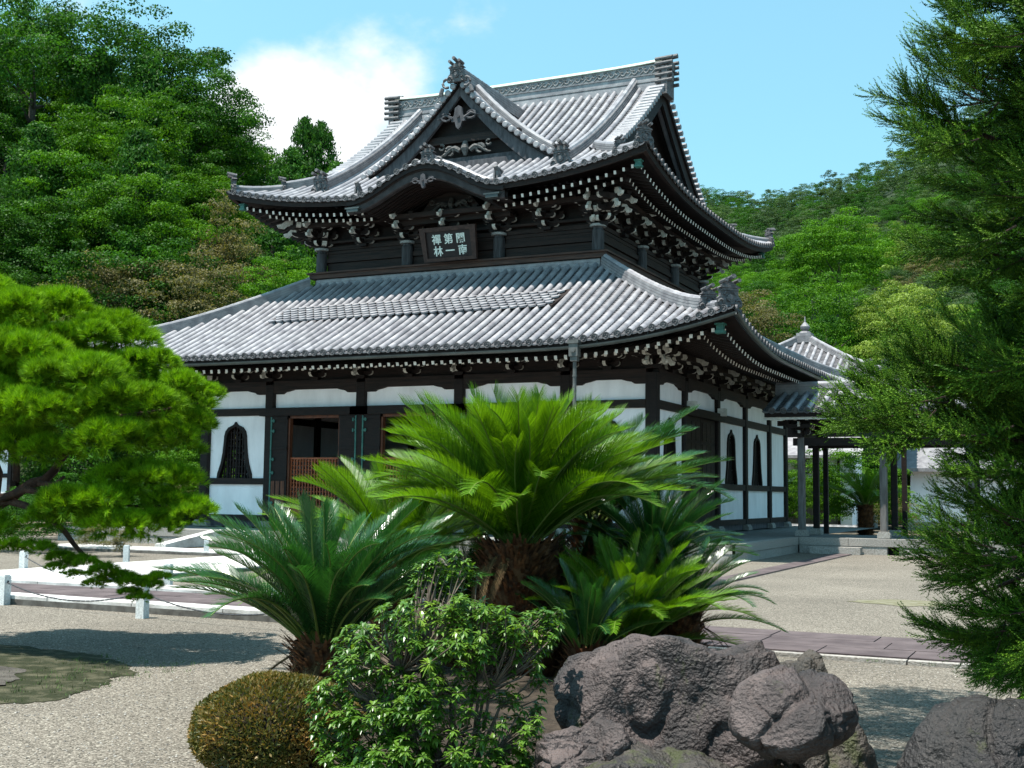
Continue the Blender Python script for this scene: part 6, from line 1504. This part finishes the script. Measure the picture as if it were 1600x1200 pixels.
limb('trunk', [(-70, 1030), (-60, 900), (-20, 800), (-10, 740), (-40, 660), (-90, 560)], (11.6, 11.6), .15, .06)
for pts, d_, r0, r1 in ((((-20, 800), (50, 755), (85, 735), (120, 690), (150, 650)), (11.5, 11.2), .065, .025), (((-15, 780), (40, 765), (75, 768), (100, 745)), (11.4, 11.0), .05, .015), (((-20, 800), (30, 770), (25, 720), (60, 660)), (11.6, 11.8), .06, .025), (((-10, 785), (40, 790), (85, 815), (115, 850), (150, 875), (210, 910)), (11.4, 10.9), .045, .012),
    (((60, 755), (140, 760), (200, 790), (260, 790)), (11.2, 11.0), .03, .01), (((120, 690), (190, 650), (260, 640), (310, 630)), (11.2, 11.3), .028, .01), (((-10, 700), (10, 690), (30, 720)), (11.8, 11.9), .03, .02), (((-30, 760), (-80, 640), (-200, 560), (-350, 520)), (11.6, 11.8), .06, .02)):
    limb('limb', pts, d_, r0, r1)
# ================================================================ big cedar (right)
CDR = leafmat('cedar_spray', (.006, .042, .005), (.022, .10, .007), tr=.10, rough=.5, spec=.10, c3=(.11, .21, .015), scale=1.2, tcol=(1.3, 1.3, .5), rnd=.3); CB = mat('cedar_bark', (.06, .035, .025), (.14, .08, .055), rough=.9, scale=6, bump=1, bscale=25, stretch=(4, 4, .5), coord='World')
def cedar_spray(seed, ln=.55, nsh=30):
    """shoot cluster: axis along +X lifting at the tip, forward pointing finger shoots covered in short awl needles"""
    rg = np.random.default_rng(seed); V = []; A = []; ax_ = MB()
    def shoot(p, d, l, hue, bend):
        n = max(6, int(l/.0052)); t = (np.arange(n)+.5)/n; pos = p+d*(l*t)[:, None]+bend[None]*(l*t**2)[:, None]*.45; dd_ = unit(d[None]+bend[None]*(2*t*.45)[:, None])
        a = t*n*2.4; e1 = unit(np.cross(dd_, np.array([.1, .2, 1.0]))); e2 = np.cross(dd_, e1); rad = e1*np.cos(a)[:, None]+e2*np.sin(a)[:, None]
        nd_ = unit(dd_*.95+rad*.75); L1 = .021*(1-.45*t)*rg.uniform(.8, 1.15, n); w_ = np.cross(nd_, rad)*.0042
        V.append(np.stack([pos-w_, pos+w_, pos+nd_*L1[:, None]], 1)); A.append(np.clip(hue+.35*t+rg.normal(size=n)*.08, 0, 1))
        return pos[-1]
    ts = np.linspace(.05, 1, nsh); P0 = np.array([0, 0, 0.]); 
    def axp(t): return np.array([ln*t, 0, -.10*ln*math.sin(t*2.2)+.16*ln*t*t])
    ax_.tube([Vector(axp(t)) for t in np.linspace(0, 1, 8)], [.006-.0045*t for t in np.linspace(0, 1, 8)], 4, 1, .5)
    for t in ts:
        for rep in range(2):
            sg = rg.choice([-1, 1]); d = unit(np.array([.85+.3*t, sg*rg.uniform(.25, .9), rg.uniform(-.45, .35)])); l = rg.uniform(.10, .20)*(1.1-.35*t); hue = rg.uniform(0, .6); up = np.array([.2, 0, rg.uniform(.2, .9)])
            p = axp(t); shoot(p, d, l, hue, up)
            for j in range(rg.integers(1, 4)):
                k = rg.uniform(.2, .8); pp = p+d*l*k+up*l*k*k*.45; d2 = unit(d+rg.normal(size=3)*.38+np.array([.2, 0, .1])); shoot(pp, d2, l*(1-k)*.9+.03, hue, up)
    V = np.concatenate(V).reshape(-1, 3); A = np.concatenate(A); b = len(V); v2 = np.array(ax_.v); 
    F = [tuple(x) for x in np.arange(b).reshape(-1, 3)]+[tuple(i+b for i in q) for q in ax_.f]
    return npmesh('foliage_spray', np.concatenate([V, v2]), F, [CDR, CB], mi=[0]*(b//3)+[1]*len(ax_.f), a=list(A)+[.5]*len(ax_.f))
SPR = [cedar_spray(s) for s in (1, 2, 3, 4, 5)]
def bough(seed):
    r2 = random.Random(seed); Vs = []; Fs = []; Ms = []; As = []; o_ = 0
    for i in range(9):
        me = r2.choice(SPR); nv = len(me.vertices); v = np.empty(nv*3, np.float32); me.vertices.foreach_get('co', v); v = v.reshape(-1, 3)
        Mx = T(r2.uniform(-.35, .25), r2.uniform(-.35, .35), r2.uniform(-.3, .3)) @ Rz(r2.uniform(-.7, .7)) @ Matrix.Rotation(r2.uniform(-.4, .7), 4, 'Y') @ Matrix.Rotation(r2.uniform(-.8, .8), 4, 'X'); A4 = np.array(Mx); v = v @ A4[:3, :3].T+A4[:3, 3]
        keep = [p_ for p_ in me.polygons if len(p_.vertices) == 3]; f_ = np.array([p_.vertices[:] for p_ in keep]); a_ = np.array([me.attributes['v'].data[p_.index].value for p_ in keep])
        Vs.append(v); Fs.append(f_+o_); As.append(a_); o_ += nv
    return npmesh('bough', np.concatenate(Vs), np.concatenate(Fs), CDR, a=np.concatenate(As))
BGH = [bough(i) for i in (1, 2, 3)]
tb = P(1850, 1000, d=7.4); tb.z = 0; ced = thing('big_cedar', 'tall dark cedar with drooping feathery sprays along the right edge', 'cedar tree', tb)
m = MB(); m.tube([tb+Vector((0, 0, -.1)), tb+Vector((0, 0, 1.5)), tb+Vector((.03, 0, 4)), tb+Vector((0, 0, 8.5))], [.24, .19, .14, .03], 10); part(m, 'trunk', CB, ced, smooth=True)
r_ = random.Random(33)
CP = [(1490, -120), (1488, 20), (1478, 75), (1440, 105), (1402, 155), (1400, 195), (1425, 225), (1470, 300), (1462, 345), (1432, 375), (1440, 395), (1480, 420), (1500, 460), (1500, 520), (1445, 540), (1385, 560), (1345, 600), (1315, 640), (1315, 668), (1360, 690), (1440, 700), (1480, 730), (1510, 770), (1500, 810), (1455, 845), (1445, 880), (1480, 910), (1490, 950), (1452, 978), (1470, 1000), (1520, 1020), (1565, 1060), (1600, 1075), (1760, 1070), (1900, 900), (1950, 400), (1900, -120)]
def spray(px, py, d_, ang, s_, droop=0):
    """ang = direction in the picture plane turned into the place: pointing left and towards the viewer"""
    q = P(px, py, d=d_); out_ = -_r*math.cos(ang)+Vector((0, 0, 1))*math.sin(ang)-f*r_.uniform(-.25, .7); out_.normalize(); yv = Vector((0, 0, 1)).cross(out_).normalized(); zv = out_.cross(yv)
    put('foliage_spray', r_.choice(SPR), frame(out_, yv, zv, q-out_*.42*s_) @ Matrix.Rotation(r_.uniform(-.6, .6), 4, 'X') @ Matrix.Diagonal((s_, s_, s_, 1)), ced)
edge_ = [(1492, 30, .1), (1480, 60, .0), (1445, 105, .45), (1470, 90, .6), (1404, 160, .25), (1402, 192, -.05), (1430, 150, .5), (1440, 215, -.2), (1475, 290, .1), (1468, 340, -.1), (1438, 378, .15), (1445, 392, -.2), (1490, 430, -.2), (1455, 535, .45), (1500, 520, .6), (1400, 560, .35), (1360, 590, .2), (1330, 625, .1), (1318, 645, .0), (1322, 668, -.25), (1370, 695, -.5), (1345, 610, .2), (1420, 545, .5),
    (1452, 848, .2), (1448, 876, .0), (1470, 820, .5), (1484, 905, -.2), (1456, 978, -.05), (1475, 995, -.3), (1500, 950, -.1), (1530, 1020, -.5), (1570, 1055, -.8), (1595, 1070, -1.0), (1490, 780, .3), (1500, 740, -.3), (1540, 1035, -.9)]
for x, y, a in edge_:
    for k in range(2): spray(x+r_.uniform(5, 12)+k*22, y+r_.uniform(-6, 6), r_.uniform(5.9, 6.6), a+r_.uniform(-.2, .2), r_.uniform(.72, .92))
cnt = 0
while cnt < 110:
    px, py = r_.uniform(1310, 1780), r_.uniform(-100, 1075)
    if not poly_in((px, py), CP) or not poly_in((px-40, py), CP): continue
    if 1380 < px < 1620 and 400 < py < 520 and r_.random() < .4: continue
    spray(px, py, r_.uniform(6.0, 7.4), r_.uniform(-.75, .45), r_.uniform(.95, 1.3)); cnt += 1
cnt = 0
while cnt < 30:      # inner, shaded layers
    px, py = r_.uniform(1500, 1800), r_.uniform(-60, 1040)
    if poly_in((px-70, py), CP): spray(px, py, r_.uniform(7.2, 8.3), r_.uniform(-.8, .5), r_.uniform(1.6, 2.1)); cnt += 1
nb = 0
while nb < 105:
    px, py = r_.uniform(1600, 1960), r_.uniform(-120, 1040); e_ = px-r_.uniform(215, 260)
    if px < 1900 and (not poly_in((e_, py), CP) or not poly_in((e_, py+55), CP) or not poly_in((e_, py-40), CP)): continue
    if e_ < 1500 and 230 < py < 560: continue
    q = P(px, py, d=r_.uniform(6.5, 7.9)); out_ = -_r*math.cos(.1)+Vector((0, 0, 1))*r_.uniform(-.5, .35)-f*r_.uniform(-.2, .6); out_.normalize(); yv = Vector((0, 0, 1)).cross(out_).normalized(); s_ = r_.uniform(.8, 1.1)
    put('bough', r_.choice(BGH), frame(out_, yv, out_.cross(yv), q) @ Matrix.Rotation(r_.uniform(-.6, .6), 4, 'X') @ Matrix.Diagonal((s_, s_, s_, 1)), ced); nb += 1
for i in range(50):      # the wide upper boughs above the picture
    a = r_.uniform(0, 6.283); z = r_.uniform(4.9, 8.2); rad = r_.uniform(.8, 3.3)*(1-.10*(z-5)); o_ = Vector((math.cos(a), math.sin(a), r_.uniform(-.1, .3))).normalized(); q = tb+Vector((math.cos(a)*rad, math.sin(a)*rad, z)); 
    vv = q-Vector((0, 0, EYE)); dpt = vv.dot(fwd); py_ = 600-FPX*vv.dot(upv)/max(.1, dpt); px_ = 800+FPX*vv.dot(rgt)/max(.1, dpt)
    if px_ < 1560 and py_ > -90: continue
    y_ = Vector((0, 0, 1)).cross(o_).normalized(); put('foliage_spray', r_.choice(SPR), frame(o_, y_, o_.cross(y_), q-o_*.6) @ Matrix.Diagonal((2.2, 2.2, 1.8, 1)), ced)
for pts, r0 in (([(1850, 640), (1700, 700), (1600, 850), (1560, 800), (1500, 750)], .03), ([(1850, 560), (1700, 560), (1560, 580), (1430, 600)], .035), ([(1850, 250), (1700, 230), (1560, 220), (1450, 180)], .03), ([(1850, 820), (1700, 850), (1600, 900), (1500, 940)], .025), ([(1850, 30), (1700, 40), (1560, 60)], .03), ([(1850, 460), (1700, 420), (1560, 400), (1460, 385)], .03), ([(1850, 700), (1700, 740), (1600, 690), (1500, 680)], .03)):
    m = MB(); q = [P(x, y, d=dd_) for (x, y), dd_ in zip(pts, np.linspace(7.3, 6.7, len(pts)))]; m.tube(q, [r0*(1-.75*i/(len(q)-1)) for i in range(len(q))], 6); part(m, 'branch', CB, ced, smooth=True)

# tall tree standing to the right of the viewer; its crown is above the picture and shades the gravel at lower right
ov = thing('broadleaf_tree', 'tall shade tree standing outside the frame at right, its shadow dappling the gravel', 'tree', (1.8, 4.5, 0))
m = MB(); m.tube([(1.8, 4.5, -.1), (1.85, 4.5, 2), (1.7, 4.7, 4.5), (.6, 5.6, 6.4), (-1.2, 6.9, 7.4), (-2.3, 7.7, 8.0)], [.26, .2, .17, .12, .08, .03], 10); m.tube([(1.7, 4.7, 4.5), (1.8, 5.5, 6.5), (1.5, 6.5, 8.5)], [.14, .09, .03], 8); part(m, 'trunk', BARK, ov, smooth=True)
for i, (x, y, z, s_) in enumerate(((-2.36, 7.75, 6.4, 1.75), (-.9, 7.2, 6.6, 1.7), (.6, 6.9, 6.9, 1.9), (-.4, 8.9, 7.0, 1.6))):
    c_ = link('crown', CR['deep'][i % 3], ov, (x-1.8, y-4.5, z)); c_.scale = (s_, s_, s_*.6); c_.rotation_euler.z = i*1.3
